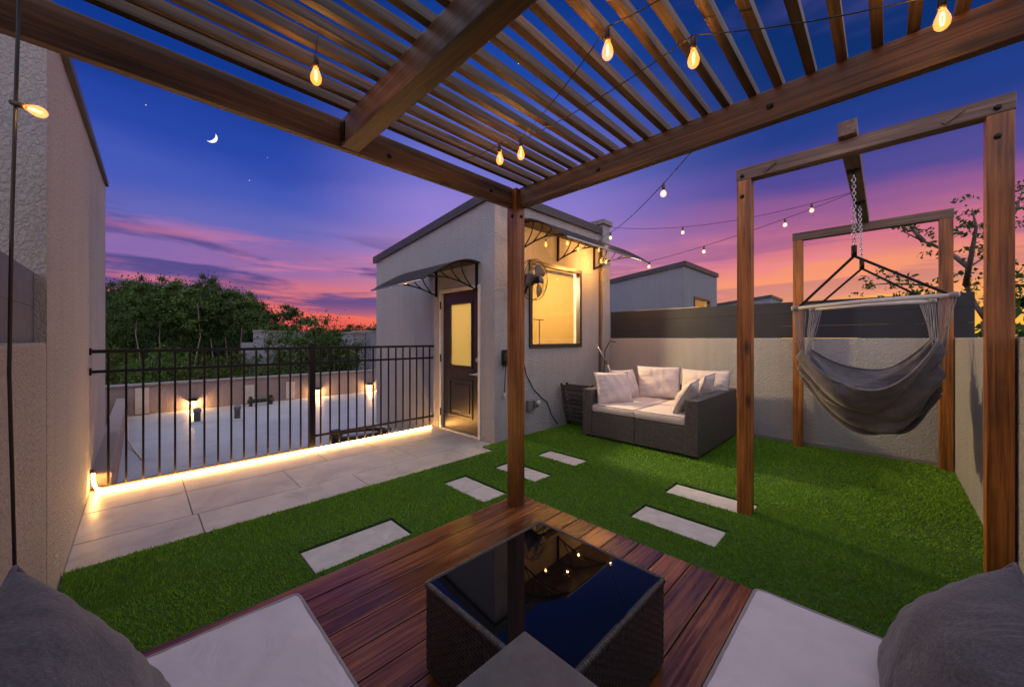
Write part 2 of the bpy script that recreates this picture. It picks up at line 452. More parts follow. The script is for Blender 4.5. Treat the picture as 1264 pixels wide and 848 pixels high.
# ------------------------------------------------------------------ mesh builder
class MB:
    def __init__(self):
        self.v, self.f, self.s = [], [], []

    def add(self, verts, faces, smooth=False):
        o = len(self.v)
        self.v.extend([tuple(p) for p in verts])
        for f in faces:
            self.f.append(tuple(i + o for i in f))
            self.s.append(smooth)
        return self

    def box(self, x0, x1, y0, y1, z0, z1, bev=0.0):
        if bev <= 0:
            v = [(x, y, z) for z in (z0, z1) for (x, y) in ((x0, y0), (x1, y0), (x1, y1), (x0, y1))]
            f = [(0, 3, 2, 1), (4, 5, 6, 7), (0, 1, 5, 4), (1, 2, 6, 5), (2, 3, 7, 6), (3, 0, 4, 7)]
            return self.add(v, f)
        bm = bmesh.new()
        r = bmesh.ops.create_cube(bm, size=1.0)
        for q in bm.verts:
            q.co = Vector(((x0 + x1) / 2 + q.co.x * (x1 - x0), (y0 + y1) / 2 + q.co.y * (y1 - y0), (z0 + z1) / 2 + q.co.z * (z1 - z0)))
        bmesh.ops.bevel(bm, geom=bm.edges[:], offset=bev, segments=2, affect='EDGES', profile=0.6)
        return self.bm(bm)

    def bm(self, bm, mat=None, smooth=False):
        bm.verts.index_update()
        vs = [(mat @ q.co) if mat else q.co for q in bm.verts]
        self.add(vs, [[q.index for q in f.verts] for f in bm.faces], smooth)
        bm.free()
        return self

    def obox(self, a, b, w, h, up=(0, 0, 1), bev=0.0):
        """bar of section w x h from a to b"""
        a, b = Vector(a), Vector(b)
        d = b - a
        L = d.length
        d.normalize()
        u = Vector(up)
        s = d.cross(u)
        if s.length < 1e-5:
            s = d.cross(Vector((1, 0, 0)))
        s.normalize()
        u = s.cross(d)
        sub = MB().box(0, L, -w / 2, w / 2, -h / 2, h / 2, bev)
        M = Matrix((d, -s, u)).transposed()
        self.add([a + M @ Vector(p) for p in sub.v], sub.f)
        return self

    def prism(self, poly, axis, t0, t1):
        """poly: list of 2D points in the other two axes (cyclic order), extruded on axis"""
        n = len(poly)
        mk = {'X': lambda p, t: (t, p[0], p[1]), 'Y': lambda p, t: (p[0], t, p[1]), 'Z': lambda p, t: (p[0], p[1], t)}[axis]
        v = [mk(p, t0) for p in poly] + [mk(p, t1) for p in poly]
        f = [tuple(range(n)), tuple(range(2 * n - 1, n - 1, -1))] + [(i, (i + 1) % n, n + (i + 1) % n, n + i) for i in range(n)]
        o = len(self.v)
        bm = bmesh.new()
        bv = [bm.verts.new(p) for p in v]
        for q in f:
            bm.faces.new([bv[i] for i in q])
        bmesh.ops.recalc_face_normals(bm, faces=bm.faces[:])
        return self.bm(bm)

    def tube(self, pts, r, n=8, cap=True, closed=False):
        pts = [Vector(p) for p in pts]
        rs = r if isinstance(r, (list, tuple)) else [r] * len(pts)
        rings = []
        prev = None
        N = len(pts)
        for i, p in enumerate(pts):
            if closed:
                d = pts[(i + 1) % N] - pts[i - 1]
            else:
                d = pts[min(i + 1, N - 1)] - pts[max(i - 1, 0)]
            if d.length < 1e-9:
                d = Vector((0, 0, 1))
            d.normalize()
            if prev is None:
                u = d.cross(Vector((0, 0, 1)))
                if u.length < 1e-3:
                    u = d.cross(Vector((1, 0, 0)))
            else:
                u = prev - d * prev.dot(d)
                if u.length < 1e-6:
                    u = d.cross(Vector((1, 0, 0)))
            u.normalize()
            prev = u
            w = d.cross(u)
            rings.append([p + (u * math.cos(2 * PI * k / n) + w * math.sin(2 * PI * k / n)) * rs[i] for k in range(n)])
        v = [q for ring in rings for q in ring]
        f = []
        M = N if closed else N - 1
        for i in range(M):
            j = (i + 1) % N
            for k in range(n):
                f.append((i * n + k, i * n + (k + 1) % n, j * n + (k + 1) % n, j * n + k))
        if cap and not closed:
            f.append(tuple(range(n - 1, -1, -1)))
            f.append(tuple((N - 1) * n + k for k in range(n)))
        return self.add(v, f, True)

    def lathe(self, prof, center=(0, 0, 0), axis=(0, 0, 1), n=16):
        """prof: (r, h) pairs along axis"""
        ax = Vector(axis).normalized()
        u = ax.orthogonal().normalized()
        w = ax.cross(u)
        c = Vector(center)
        v, f = [], []
        for (r, h) in prof:
            for k in range(n):
                a = 2 * PI * k / n
                v.append(c + ax * h + (u * math.cos(a) + w * math.sin(a)) * r)
        for i in range(len(prof) - 1):
            for k in range(n):
                f.append((i * n + k, i * n + (k + 1) % n, (i + 1) * n + (k + 1) % n, (i + 1) * n + k))
        f.append(tuple(range(n - 1, -1, -1)))
        f.append(tuple((len(prof) - 1) * n + k for k in range(n)))
        return self.add(v, f, True)

    def build(self, name, mat, parent=None, origin=None):
        o = Vector((0, 0, 0))
        if parent is not None:
            q = parent
            while q is not None:
                o += q.location
                q = q.parent
        loc = Vector((0, 0, 0))
        if origin is not None:
            loc = Vector(origin) - o
        tot = o + loc
        me = bpy.data.meshes.new(name)
        me.from_pydata([(p[0] - tot.x, p[1] - tot.y, p[2] - tot.z) for p in self.v], [], self.f)
        me.polygons.foreach_set('use_smooth', self.s)
        me.materials.append(mat)
        me.update()
        ob = bpy.data.objects.new(name, me)
        COL.objects.link(ob)
        ob.location = loc
        if parent is not None:
            ob.parent = parent
        return ob


def tag(o, label=None, cat=None, group=None, kind=None):
    if label: o['label'] = label
    if cat: o['category'] = cat
    if group: o['group'] = group
    if kind: o['kind'] = kind
    return o


def thing(name, label, cat, loc=(0, 0, 0), group=None):
    o = bpy.data.objects.new(name, None)
    o.empty_display_size = 0.1
    COL.objects.link(o)
    o.location = loc
    return tag(o, label, cat, group)


def copy_tree(o, parent=None):
    c = o.copy()
    COL.objects.link(c)
    if parent is not None:
        c.parent = parent
    for ch in [x for x in o.children]:
        copy_tree(ch, c)
    return c


def lamp(name, loc, power, col, radius=0.03, parent=None, typ='POINT'):
    l = bpy.data.lights.new(name, typ)
    l.energy = power
    l.color = col
    if typ in ('POINT', 'SPOT'):
        l.shadow_soft_size = radius
    o = bpy.data.objects.new(name, l)
    COL.objects.link(o)
    o.location = loc
    if parent is not None:
        o.parent = parent
    return o


# projection helpers (photo pixels, 1264 wide) -> place in the world
F = 460.0


def gp(px, py, z=0.0):
    d = F * (H - z) / (py - 418.0)
    lat = (px - 632.0) * d / F
    return Vector((0.70711 * (d + lat), 0.70711 * (d - lat), z))


def at(px, py, d):
    lat = (px - 632.0) * d / F
    return Vector((0.70711 * (d + lat), 0.70711 * (d - lat), H + (418.0 - py) * d / F))


# ------------------------------------------------------------------ setting
tag(MB().box(-900, 900, -900, 900, -9.2, -9.0).build('ground', EARTH), kind='structure')
# terrace slab under everything
tag(MB().box(-0.6, 6.1, -1.6, 4.80, -0.30, -0.035).build('terrace_floor', GROUT), kind='structure')

# paving tiles by the railing
t = MB()
rows = [(4.80, 4.20), (4.195, 3.62), (3.615, 2.95)]
offs = [[-0.3, 0.28, 1.42, 2.0, 3.09], [-0.3, 0.28, 1.00, 2.15, 3.09], [-0.3, 0.31, 1.44, 2.58, 3.09]]
for (y1, y0), xs in zip(rows, offs):
    for a, b in zip(xs[:-1], xs[1:]):
        t.box(a + 0.003, b - 0.003, y0, y1 - 0.005, -0.034, 0.0, 0.002)
tag(t.build('pavement', TILE), kind='structure')

# stepping stones
stones = [
    (0.69, 1.275, 2.22, 2.50, None, 'pale stepping slab set in turf against the left edge of the wooden deck'),
    (1.93, 2.17, 2.24, 2.79, 2.51, 'cracked two piece stepping slab in turf just left of the pergola post'),
    (2.53, 2.76, 2.24, 2.77, 2.50, 'jointed stepping slab in turf partly hidden behind the pergola post'),
    (3.13, 3.36, 2.23, 2.73, 2.47, 'small stepping slab in turf nearest the window wall'),
    (3.14, 3.39, 0.70, 1.31, None, 'stepping slab in turf that runs up to the swing frame post'),
    (2.53, 2.78, 0.75, 1.31, None, 'stepping slab in turf between wooden deck and swing frame post'),
]
for (x0, x1, y0, y1, j, lab) in stones:
    m = MB()
    if j:
        m.box(x0, x1, y0, j - 0.003, -0.034, 0.002, 0.003)
        m.box(x0, x1, j + 0.003, y1, -0.034, 0.002, 0.003)
    else:
        m.box(x0, x1, y0, y1, -0.034, 0.002, 0.003)
    tag(m.build('stepping_stone', STONE, origin=((x0 + x1) / 2, (y0 + y1) / 2, 0)), lab, 'stepping stone', 'stepping stones in the turf')

# turf: backing sheet and blades
DX, DY = 2.08, 2.01          # deck edges
WX, WY = 5.72, -0.48         # back and side walls
G = 0.012


def in_turf(x, y):
    if x < DX + 0.004 and y < DY + 0.004: return False
    top = 3.19 if x < 2.9 else 3.395
    if y > top or x > WX - 0.003 or y < WY + 0.003 or x < -0.295: return False
    for (x0, x1, y0, y1, j, l) in stones:
        if x0 - G < x < x1 + G and y0 - G < y < y1 + G: return False
    return True


xs = sorted({-0.295, DX + 0.004, WX - 0.003, 2.9, *[s[0] - G for s in stones], *[s[1] + G for s in stones]})
ys = sorted({WY + 0.003, DY + 0.004, 3.19, 3.395, *[s[2] - G for s in stones], *[s[3] + G for s in stones]})
m = MB()
for a, b in zip(xs[:-1], xs[1:]):
    for c, d in zip(ys[:-1], ys[1:]):
        if in_turf((a + b) / 2, (c + d) / 2):
            m.box(a, b, c, d, -0.034, 0.012)
tag(m.build('turf_backing', SOIL), kind='structure')


def blades():
    pts = []
    N = 420000
    x = rng.uniform(-0.295, WX, N)
    y = rng.uniform(WY, 3.395, N)
    dist = np.hypot(x, y)
    keep = rng.random(N) < np.clip(2.6 / dist, 0.3, 1.0)
    ok = np.array([k and in_turf(a, b) for a, b, k in zip(x, y, keep)])
    x, y = x[ok], y[ok]
    n = len(x)
    patch = 0.5 + 0.5 * np.sin(x * 9.1 + 2 * np.sin(y * 4.3)) * np.sin(y * 8.3 + 1.7 * np.sin(x * 5.1))
    h = rng.uniform(0.010, 0.020, n) * (0.85 + 0.3 * patch)
    # joins between turf rolls lie a little lower
    seam = np.minimum(np.abs(y - 2.62) + 99 * (x > 2.0), np.abs(x - 3.45))
    h *= np.clip(0.65 + seam * 18, 0.65, 1.0)
    a = rng.uniform(0, 2 * PI, n)
    w = rng.uniform(0.0018, 0.0034, n) * np.clip(np.hypot(x, y) / 2.2, 1, 2.4)
    lean = rng.uniform(0.2, 1.1, n) * h
    roll = np.where(x > 3.45, -1.1, np.where((y > 2.62) & (x < 2.0), 0.5, 2.5))
    la = roll + rng.normal(0, 0.9, n) + 0.5 * np.sin(x * 3.1 + y * 2.3)
    scuff = np.clip(1.6 * np.sin(x * 2.3 + 1.1 * np.sin(y * 1.9)) * np.sin(y * 2.9 + x * 0.7) - 0.6, 0, 1)
    h *= 1 - 0.25 * scuff
    v = np.zeros((n, 3, 3))
    v[:, 0, 0] = x + np.cos(a) * w; v[:, 0, 1] = y + np.sin(a) * w; v[:, 0, 2] = 0.010
    v[:, 1, 0] = x - np.cos(a) * w; v[:, 1, 1] = y - np.sin(a) * w; v[:, 1, 2] = 0.010
    v[:, 2, 0] = x + np.cos(la) * lean; v[:, 2, 1] = y + np.sin(la) * lean; v[:, 2, 2] = 0.010 + h
    me = bpy.data.meshes.new('turf')
    me.vertices.add(n * 3)
    me.vertices.foreach_set('co', v.reshape(-1))
    me.loops.add(n * 3)
    me.loops.foreach_set('vertex_index', np.arange(n * 3, dtype=np.int32))
    me.polygons.add(n)
    me.polygons.foreach_set('loop_start', np.arange(0, n * 3, 3, dtype=np.int32))
    me.update(calc_edges=True)
    me.materials.append(GRASS)
    o = bpy.data.objects.new('turf', me)
    COL.objects.link(o)
    tag(o, 'short green artificial turf covering the roof terrace', 'turf', kind='stuff')


blades()

# ------------------------------------------------------------------ deck
dk = thing('wooden_deck', 'low dark red brown plank deck, glossy and wet, under the pergola', 'deck', (0.9, 0.5, 0))
m = MB()
y = DY
while y > -1.5:
    y0 = y - 0.136
    xj = random.choice([0.3, 0.9, 1.4]) if y < 0.2 else None
    m.box(-0.29, DX, y0, y, 0.072, 0.10, 0.0 if y == DY else 0.003)
    y -= 0.1425
m.build('deck_boards', DECK, dk)
fr = MB()
fr.box(-0.28, DX - 0.02, DY - 0.06, DY - 0.02, -0.03, 0.070)
fr.box(DX - 0.06, DX - 0.02, -1.5, DY - 0.061, -0.03, 0.070)
for k in range(7):
    fr.box(-0.25 + k * 0.36, -0.21 + k * 0.36, -1.5, DY - 0.061, -0.03, 0.070)
fr.build('joist_frame', WICKB, dk)
sc = MB()
y = DY
while y > 0.0:
    for xx in (DX - 0.04, 1.45, 0.85):
        for q in (-0.035, -0.10):
            sc.lathe([(0.0035, 0), (0.0035, 0.0012)], (xx + random.uniform(-.004, .004), y + q, 0.0998), n=6)
    y -= 0.1425
tag(sc.build('deck_screws', RUBBER, dk), kind='stuff')

# ------------------------------------------------------------------ pergola
PX, PY = 1.93, 1.89
BZ0, BZ1 = 2.235, 2.375
pg = thing('pergola', 'stained timber pergola with open slatted roof over the deck', 'pergola', (PX, PY, 0.1))


def post(x, y, z0, z1, s, mat, par, name='post'):
    return MB().box(x - s / 2, x + s / 2, y - s / 2, y + s / 2, z0, z1, 0.005).build(name, mat, par, origin=(x, y, z0))


pp = post(PX, PY, 0.1, BZ1 - 0.004, 0.09, PERG_POST, pg)
post(-0.41, PY, 1.282, BZ0, 0.09, PERG_POST, pg)
post(PX, -1.3, 0.1, BZ0, 0.09, PERG_POST, pg)
post(-0.41, -1.3, 1.282, BZ0, 0.09, PERG_POST, pg)
MB().obox((-0.6, PY + 0.01, (BZ0 + BZ1) / 2), (PX - 0.047, PY + 0.01, (BZ0 + BZ1) / 2), 0.04, BZ1 - BZ0, bev=0.004).build('beam', PERG['X'], pg)
MB().obox((PX + 0.015, PY - 0.047, (BZ0 + BZ1) / 2), (PX + 0.015, -1.6, (BZ0 + BZ1) / 2), 0.045, BZ1 - BZ0, bev=0.004).build('beam', PERG['Y'], pg)
MB().obox((-0.6, -1.3, (BZ0 + BZ1) / 2), (PX - 0.02, -1.3, (BZ0 + BZ1) / 2), 0.04, BZ1 - BZ0, bev=0.004).build('beam', PERG['X'], pg)
MB().obox((0.74, PY - 0.012, (BZ0 + BZ1) / 2 - 0.003), (0.74, -1.27, (BZ0 + BZ1) / 2 - 0.003), 0.085, BZ1 - BZ0 - 0.01, bev=0.004).build('rafter', PERG['Y'], pg)
for sx in (-1, 1):
    hg = MB()
    hg.box(0.74 + sx * 0.046 - 0.002, 0.74 + sx * 0.046 + 0.002, PY - 0.06, PY - 0.013, BZ0 + 0.01, BZ0 + 0.11)
    hg.build('joist_hanger', BLACKM, pg)
yy = 1.795
k = 0
while yy > -1.3:
    jz = random.uniform(-0.003, 0.003)
    jy = random.uniform(-0.005, 0.005)
    w = 0.032
    x0 = -0.75
    mm = MB()
    n = 12
    amp = random.uniform(-0.006, 0.006)
    a0 = Vector((x0, yy, BZ1 + 0.021))
    ring = []
    pts = []
    for i in range(n + 1):
        f = i / n
        pts.append((x0 + f * (PX + 0.05 - x0 + random.uniform(-0.003, 0.003)), yy + jy + amp * math.sin(f * 5 + k), BZ1 + 0.021 + 0.5 * amp * math.sin(f * 4)))
    vs, fs = [], []
    for p in pts:
        vs += [(p[0], p[1] - w / 2, p[2] - 0.019), (p[0], p[1] + w / 2, p[2] - 0.019), (p[0], p[1] + w / 2, p[2] + 0.019), (p[0], p[1] - w / 2, p[2] + 0.019)]
    for i in range(n):
        for q in range(4):
            fs.append((i * 4 + q, i * 4 + (q + 1) % 4, (i + 1) * 4 + (q + 1) % 4, (i + 1) * 4 + q))
    fs += [(0, 1, 2, 3), (n * 4 + 3, n * 4 + 2, n * 4 + 1, n * 4)]
    bm = bmesh.new()
    bv = [bm.verts.new(p) for p in vs]
    for q in fs:
        bm.faces.new([bv[i] for i in q])
    bmesh.ops.recalc_face_normals(bm, faces=bm.faces[:])
    mm.bm(bm)
    mm.build('slat', SLATW, pg)
    yy -= 0.0985
    k += 1

# ------------------------------------------------------------------ stair towers
AX, AY = 3.10, 3.40


def room_box(x0, x1, y0, y1, z0, z1):
    pass


def canopy(name, label, wall, u0, u1, zt, depth, drop, brackets, group=None):
    """curved polycarbonate door hood. wall='X': on plane X=AX facing -X, u runs along Y; wall='Y': on plane Y=AY facing -Y, u along X"""
    def P(u, out, z):
        return (AX - 0.004 - out, u, z) if wall == 'X' else (u, AY - 0.004 - out, z)
    c = thing(name, label, 'awning', P((u0 + u1) / 2, 0, zt - 0.3), group)
    N = 16

    def prof(f):   # f 0..1 outward -> height
        return zt - drop * (f ** 2.0) * 0.95 + 0.05 * math.sin(PI * min(1, f * 1.35)) * (1 - f)
    v, fs = [], []
    for i in range(N + 1):
        f = i / N
        for tz in (0.0, 0.006):
            for u in (u0, u1):
                v.append(P(u, f * depth, prof(f) + tz))
    for i in range(N):
        a, b = i * 4, (i + 1) * 4
        fs += [(a, a + 1, b + 1, b), (a + 2, b + 2, b + 3, a + 3), (a, b, b + 2, a + 2), (a + 1, a + 3, b + 3, b + 1)]
    fs += [(0, 2, 3, 1), (N * 4, N * 4 + 1, N * 4 + 3, N * 4 + 2)]
    MB().add(v, fs, False).build('canopy_sheet', POLY, c)
    MB().tube([P(u0, depth, prof(1) + 0.003), P(u1, depth, prof(1) + 0.003)], 0.011, 6).build('front_trim', STEEL, c)
    for u in brackets:
        b = MB()
        zb = zt - 0.34
        b.obox(P(u, 0.012, zt + 0.0), P(u, 0.012, zb - 0.02), 0.022, 0.035 if wall == 'X' else 0.035, up=(1, 0, 0) if wall == 'X' else (0, 1, 0))
        top = [P(u, depth * f, prof(f) - 0.012) for f in np.linspace(0, 0.93, 12)]
        b.tube(top, 0.009, 6)
        # lower arm, bowed, from the wall foot to the front of the hood
        lo = []
        for f in np.linspace(0, 0.86, 12):
            z = zb + (prof(0.86) - 0.012 - zb) * (f / 0.86) + 0.055 * math.sin(PI * f / 0.86)
            lo.append(P(u, 0.02 + depth * f, z))
        b.tube(lo, 0.010, 6)
        # curved webs between the arms
        for fa, fb in ((0.08, 0.30), (0.26, 0.48), (0.46, 0.64)):
            ia, ib = fa / 0.86 * 11, fb / 0.93 * 11
            A = Vector(lo[int(ia)]).lerp(Vector(lo[min(11, int(ia) + 1)]), ia % 1)
            B = Vector(top[int(ib)]).lerp(Vector(top[min(11, int(ib) + 1)]), ib % 1)
            pts = []
            for s in np.linspace(0, 1, 7):
                q = A.lerp(B, s)
                q = q + (Vector(P(0, 0.045 * math.sin(PI * s), 0)) - Vector(P(0, 0, 0)))
                pts.append(q)
            b.tube(pts, 0.008, 6)
        b.build('bracket', BLACKM, c)
    return c


def tower(ox, oy, label, detailed, name='stair_tower'):
    """stair tower whose near corner stands at ox, oy: door in the -X wall, window in the -Y wall"""
    x0, x1 = ox, ox + 2.46
    y0, y1 = oy, oy + 3.25
    T = 0.14
    zt = lambda y: 3.10 - (y - y0) / (y1 - y0) * 0.36
    r = thing(name, label, 'building', (ox, oy, 0), 'stair towers of the row houses')
    w = MB()
    zlow = -3.0 if not detailed else -0.28
    d0, d1, dz = y0 + 0.27, y0 + 1.19, 2.0
    pz = lambda a, b, z0: [(a, z0), (b, z0), (b, zt(b)), (a, zt(a))]
    if detailed:
        w.prism(pz(y0 + T, d0, zlow), 'X', x0, x0 + T)
        w.prism(pz(d1, y1, zlow), 'X', x0, x0 + T)
        w.prism(pz(d0, d1, dz), 'X', x0, x0 + T)
        w.box(x0, x0 + T, d0, d1, zlow, -0.002)
    else:
        w.prism(pz(y0 + T, y1, zlow), 'X', x0, x0 + T)
    wx0, wx1, wz0, wz1 = x0 + 0.62, x0 + 1.84, 1.17, 2.37
    ft = zt(y0)
    w.box(x0, wx0, y0, y0 + T, zlow, ft)
    w.box(wx1, x1, y0, y0 + T, zlow, ft)
    w.box(wx0, wx1, y0, y0 + T, zlow, wz0)
    w.box(wx0, wx1, y0, y0 + T, wz1, ft)
    w.prism(pz(y0 + T, y1, zlow), 'X', x1 - T, x1)
    w.box(x0 + T, x1 - T, y1 - T, y1, zlow, zt(y1))
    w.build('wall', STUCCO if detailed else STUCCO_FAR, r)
    # roof and fascia
    e = 0.035
    rf = MB()
    rf.prism([(y0 - e, zt(y0) + 0.005), (y1 + 0.06, zt(y1 + 0.06) + 0.005), (y1 + 0.06, zt(y1 + 0.06) + 0.06), (y0 - e, zt(y0) + 0.06)], 'X', x0 - e, x1 + e)
    rf.prism([(y0 - e - 0.004, zt(y0) - 0.045), (y0 - e + 0.014, zt(y0) - 0.045), (y0 - e + 0.014, zt(y0) + 0.072), (y0 - e - 0.004, zt(y0) + 0.072)], 'X', x0 - e, x1 + e)
    rf.prism([(y0 - e + 0.016, zt(y0) - 0.045), (y1 + 0.06, zt(y1 + 0.06) - 0.045), (y1 + 0.06, zt(y1 + 0.06) + 0.072), (y0 - e + 0.016, zt(y0) + 0.072)], 'X', x0 - e - 0.004, x0 - 0.002)
    rf.build('roof', COPING, r)
    # room inside
    rm = MB()
    i = 0.004
    rm.box(x0 + T + i, x1 - T - i, y0 + T + i, y1 - T - i, -0.06 if detailed else 0.9, -0.03 if detailed else 0.95)
    rm.box(x0 + T + i, x1 - T - i, y0 + T + i, y1 - T - i, 2.62, 2.65)
    rm.box(x0 + T + i, x1 - T - i, y0 + 1.75, y0 + 1.80, -0.03 if detailed else 0.95, 2.62)
    rm.box(x1 - T - 0.03, x1 - T - i, y0 + T + i, y0 + 1.75, -0.03 if detailed else 0.95, 2.62)
    rm.build('room', ROOM, r)
    # window
    wf = MB()
    fw = 0.055
    ya, yb = y0 - 0.022, y0 + 0.05
    wf.box(wx0 + 0.001, wx1 - 0.001, ya, yb, wz0 + 0.001, wz0 + fw)
    wf.box(wx0 + 0.001, wx1 - 0.001, ya, yb, wz1 - fw, wz1 - 0.001)
    wf.box(wx0 + 0.001, wx0 + fw, ya, yb, wz0 + fw, wz1 - fw)
    wf.box(wx1 - fw, wx1 - 0.001, ya, yb, wz0 + fw, wz1 - fw)
    wn = wf.build('window', WINFRAME, r)
    MB().box(wx0 + fw, wx1 - fw, y0 + 0.022, y0 + 0.026, wz0 + fw, wz1 - fw).build('pane', PANE, wn)
    sl = MB()
    sl.box(wx0 + fw + 0.002, wx1 - fw - 0.002, y0 + 0.10, y0 + 0.13, wz1 - fw - 0.05, wz1 - fw - 0.002)
    sl.build('blind_roll', simple('blind_fabric_' + name, (0.8, 0.72, 0.55)), wn)
    if detailed:
        q = MB()
        q.box(wx0 + fw, wx1 - 0.25, y0 + 0.55, y0 + 0.565, 1.60, 1.612)
        q.box(wx1 - 0.36, wx1 - 0.348, y0 + 0.55, y0 + 0.565, 0.9, 1.60)
        q.build('stair_rail', WINFRAME, r)
    lamp('room_light', (ox + 1.25, oy + 0.95, 2.35) if False else (0.95, 1.05, 2.28), 560 if detailed else 110, (1.0, 0.75, 0.38), 0.12, r)
    if not detailed:
        return r
    # pillar at the far end of the window wall, with its capstone
    MB().box(x1 - 0.05, x1 + 0.165, y0 - 0.055, y0 + 0.32, -0.28, 3.22).build('pillar', STUCCO, r)
    MB().box(x1 - 0.085, x1 + 0.2, y0 - 0.09, y0 + 0.355, 3.223, 3.30, 0.006).build('capstone', CAPSTONE, r)
    MB().box(x1 - 0.105, x1 - 0.072, y0 - 0.036, y0 - 0.001, 0.02, 2.95, 0.006).build('downspout', DOWNSP, r)
    # door with its casing
    dr = thing('door', None, None, (-0.0, 0, 0))
    dr.parent = r
    c = MB()
    cx0, cx1 = x0 - 0.012, x0 + 0.10
    c.box(cx0, cx1, d0 + 0.001, d0 + 0.045, 0.001, dz - 0.001, 0.003)
    c.box(cx0, cx1, d1 - 0.045, d1 - 0.001, 0.001, dz - 0.001, 0.003)
    c.box(cx0, cx1, d0 + 0.046, d1 - 0.046, dz - 0.045, dz - 0.001, 0.003)
    c.box(cx0 + 0.005, cx1, d0 + 0.046, d1 - 0.046, 0.001, 0.02)
    c.build('casing', CASING, dr)
    l0, l1, lz0, lz1 = d0 + 0.225, d1 - 0.225, 0.93, 1.78
    s = MB()
    X0, X1 = x0 + 0.03, x0 + 0.075
    a, b = d0 + 0.048, d1 - 0.048
    s.box(X0, X1, a, l0, 0.022, dz - 0.048)
    s.box(X0, X1, l1, b, 0.022, dz - 0.048)
    s.box(X0, X1, l0, l1, 0.022, lz0)
    s.box(X0, X1, l0, l1, lz1, dz - 0.048)
    # mouldings round the glass and the lower panel
    for (u0, u1, v0, v1) in ((l0 - 0.03, l1 + 0.03, lz0 - 0.03, lz1 + 0.03), (l0 - 0.03, l1 + 0.03, 0.22, 0.74)):
        for q in ((u0, u1, v0, v0 + 0.028), (u0, u1, v1 - 0.028, v1)):
            s.box(X0 - 0.012, X0 - 0.0005, q[0], q[1], q[2], q[3], 0.004)
        for q in ((u0, u0 + 0.028), (u1 - 0.028, u1)):
            s.box(X0 - 0.012, X0 - 0.0005, q[0], q[1], v0 + 0.0285, v1 - 0.0285, 0.004)
    s.box(X0 - 0.008, X0 - 0.0005, l0 + 0.04, l1 - 0.04, 0.29, 0.67, 0.006)
    s.build('door_leaf', DOORP, dr)
    MB().box(X0 + 0.018, X0 + 0.024, l0, l1, lz0, lz1).build('glass_lite', FROST, dr)
    h = MB()
    hy = d0 + 0.10
    h.lathe([(0.028, 0), (0.028, 0.012), (0.012, 0.016), (0.012, 0.05)], (X0, hy, 0.83), (-1, 0, 0), 14)
    h.tube([(X0 - 0.045, hy, 0.83), (X0 - 0.047, hy + 0.05, 0.83), (X0 - 0.045, hy + 0.11, 0.828)], 0.009, 8)
    h.build('handle', STEEL, dr)
    MB().lathe([(0.028, 0), (0.028, 0.014), (0.018, 0.02)], (X0, hy, 1.02), (-1, 0, 0), 14).build('deadbolt', STEEL, dr)
    for z in (0.25, 1.02, 1.78):
        hi = MB()
        hi.box(cx0 - 0.01, cx0 - 0.0005, d1 - 0.058, d1 - 0.03, z - 0.055, z + 0.055, 0.003)
        hi.build('hinge', BLACKM, dr)
    # doorstep mark: small stucco hole
    return r


tw = tower(AX, AY, 'grey stucco stair tower with lit window and dark door under curved awnings', True)
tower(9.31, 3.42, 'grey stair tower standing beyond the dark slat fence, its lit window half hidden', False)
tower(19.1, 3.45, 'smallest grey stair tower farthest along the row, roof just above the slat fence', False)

canopy('door_awning', 'smoked curved awning on scrolled black brackets over the dark door', 'X', 3.66, 4.90, 2.27, 0.88, 0.34, (3.73, 4.66), 'curved awnings on the stair tower')
canopy('window_awning', 'long smoked curved awning hung with small bulbs over the lit window', 'Y', 3.42, 5.52, 2.79, 0.86, 0.36, (3.52, 4.34, 5.30), 'curved awnings on the stair tower')

# neighbour's tower on the other side
lt = thing('stair_tower', 'tall textured stucco tower with dark roof edge beside the railing', 'building', (-0.3, 2.72, 0), 'stair towers of the row houses')
m = MB()
lz = lambda y: 2.78 + (y - 2.72) * 0.1
m.prism([(2.72, -0.3), (6.87, -0.3), (6.87, lz(6.87)), (2.72, lz(2.72))], 'X', -3.0, -0.3)
m.build('wall', STUCCO_TALL, lt)
m = MB()
m.prism([(2.68, lz(2.68) + 0.004), (6.90, lz(6.9) + 0.004), (6.90, lz(6.9) + 0.06), (2.68, lz(2.68) + 0.06)], 'X', -3.03, -0.272)
m.build('roof', COPING, lt)

# ------------------------------------------------------------------ parapets and fences
PT = 1.305
b = MB().box(WX, WX + 0.2, -0.68, 3.343, -0.28, PT, 0.012).build('parapet_wall', STUCCO_PAR, origin=(WX, 1.3, 0))
tag(b, 'rough stucco parapet under the dark slat fence, behind the wicker sofa', 'wall', 'parapet walls')
b = MB().box(-0.2, WX - 0.002, WY - 0.2, WY, -0.28, PT + 0.003, 0.012).build('parapet_wall', STUCCO_PAR, origin=(3, WY, 0))
tag(b, 'pale stucco parapet close behind the two outer swing frame posts', 'wall', 'parapet walls')
b = MB().box(-0.5, -0.3, -1.6, 2.717, -0.28, 1.282, 0.012).build('parapet_wall', STUCCO_PAR, origin=(-0.4, 1, 0))
tag(b, 'low stucco parapet running up to the tall textured tower', 'wall', 'parapet walls')
b = MB().box(WX - 0.012, WX - 0.002, -0.47, 3.34, -0.03, 0.05).build('base_trim', CAPSTONE, bpy.data.objects['parapet_wall'])

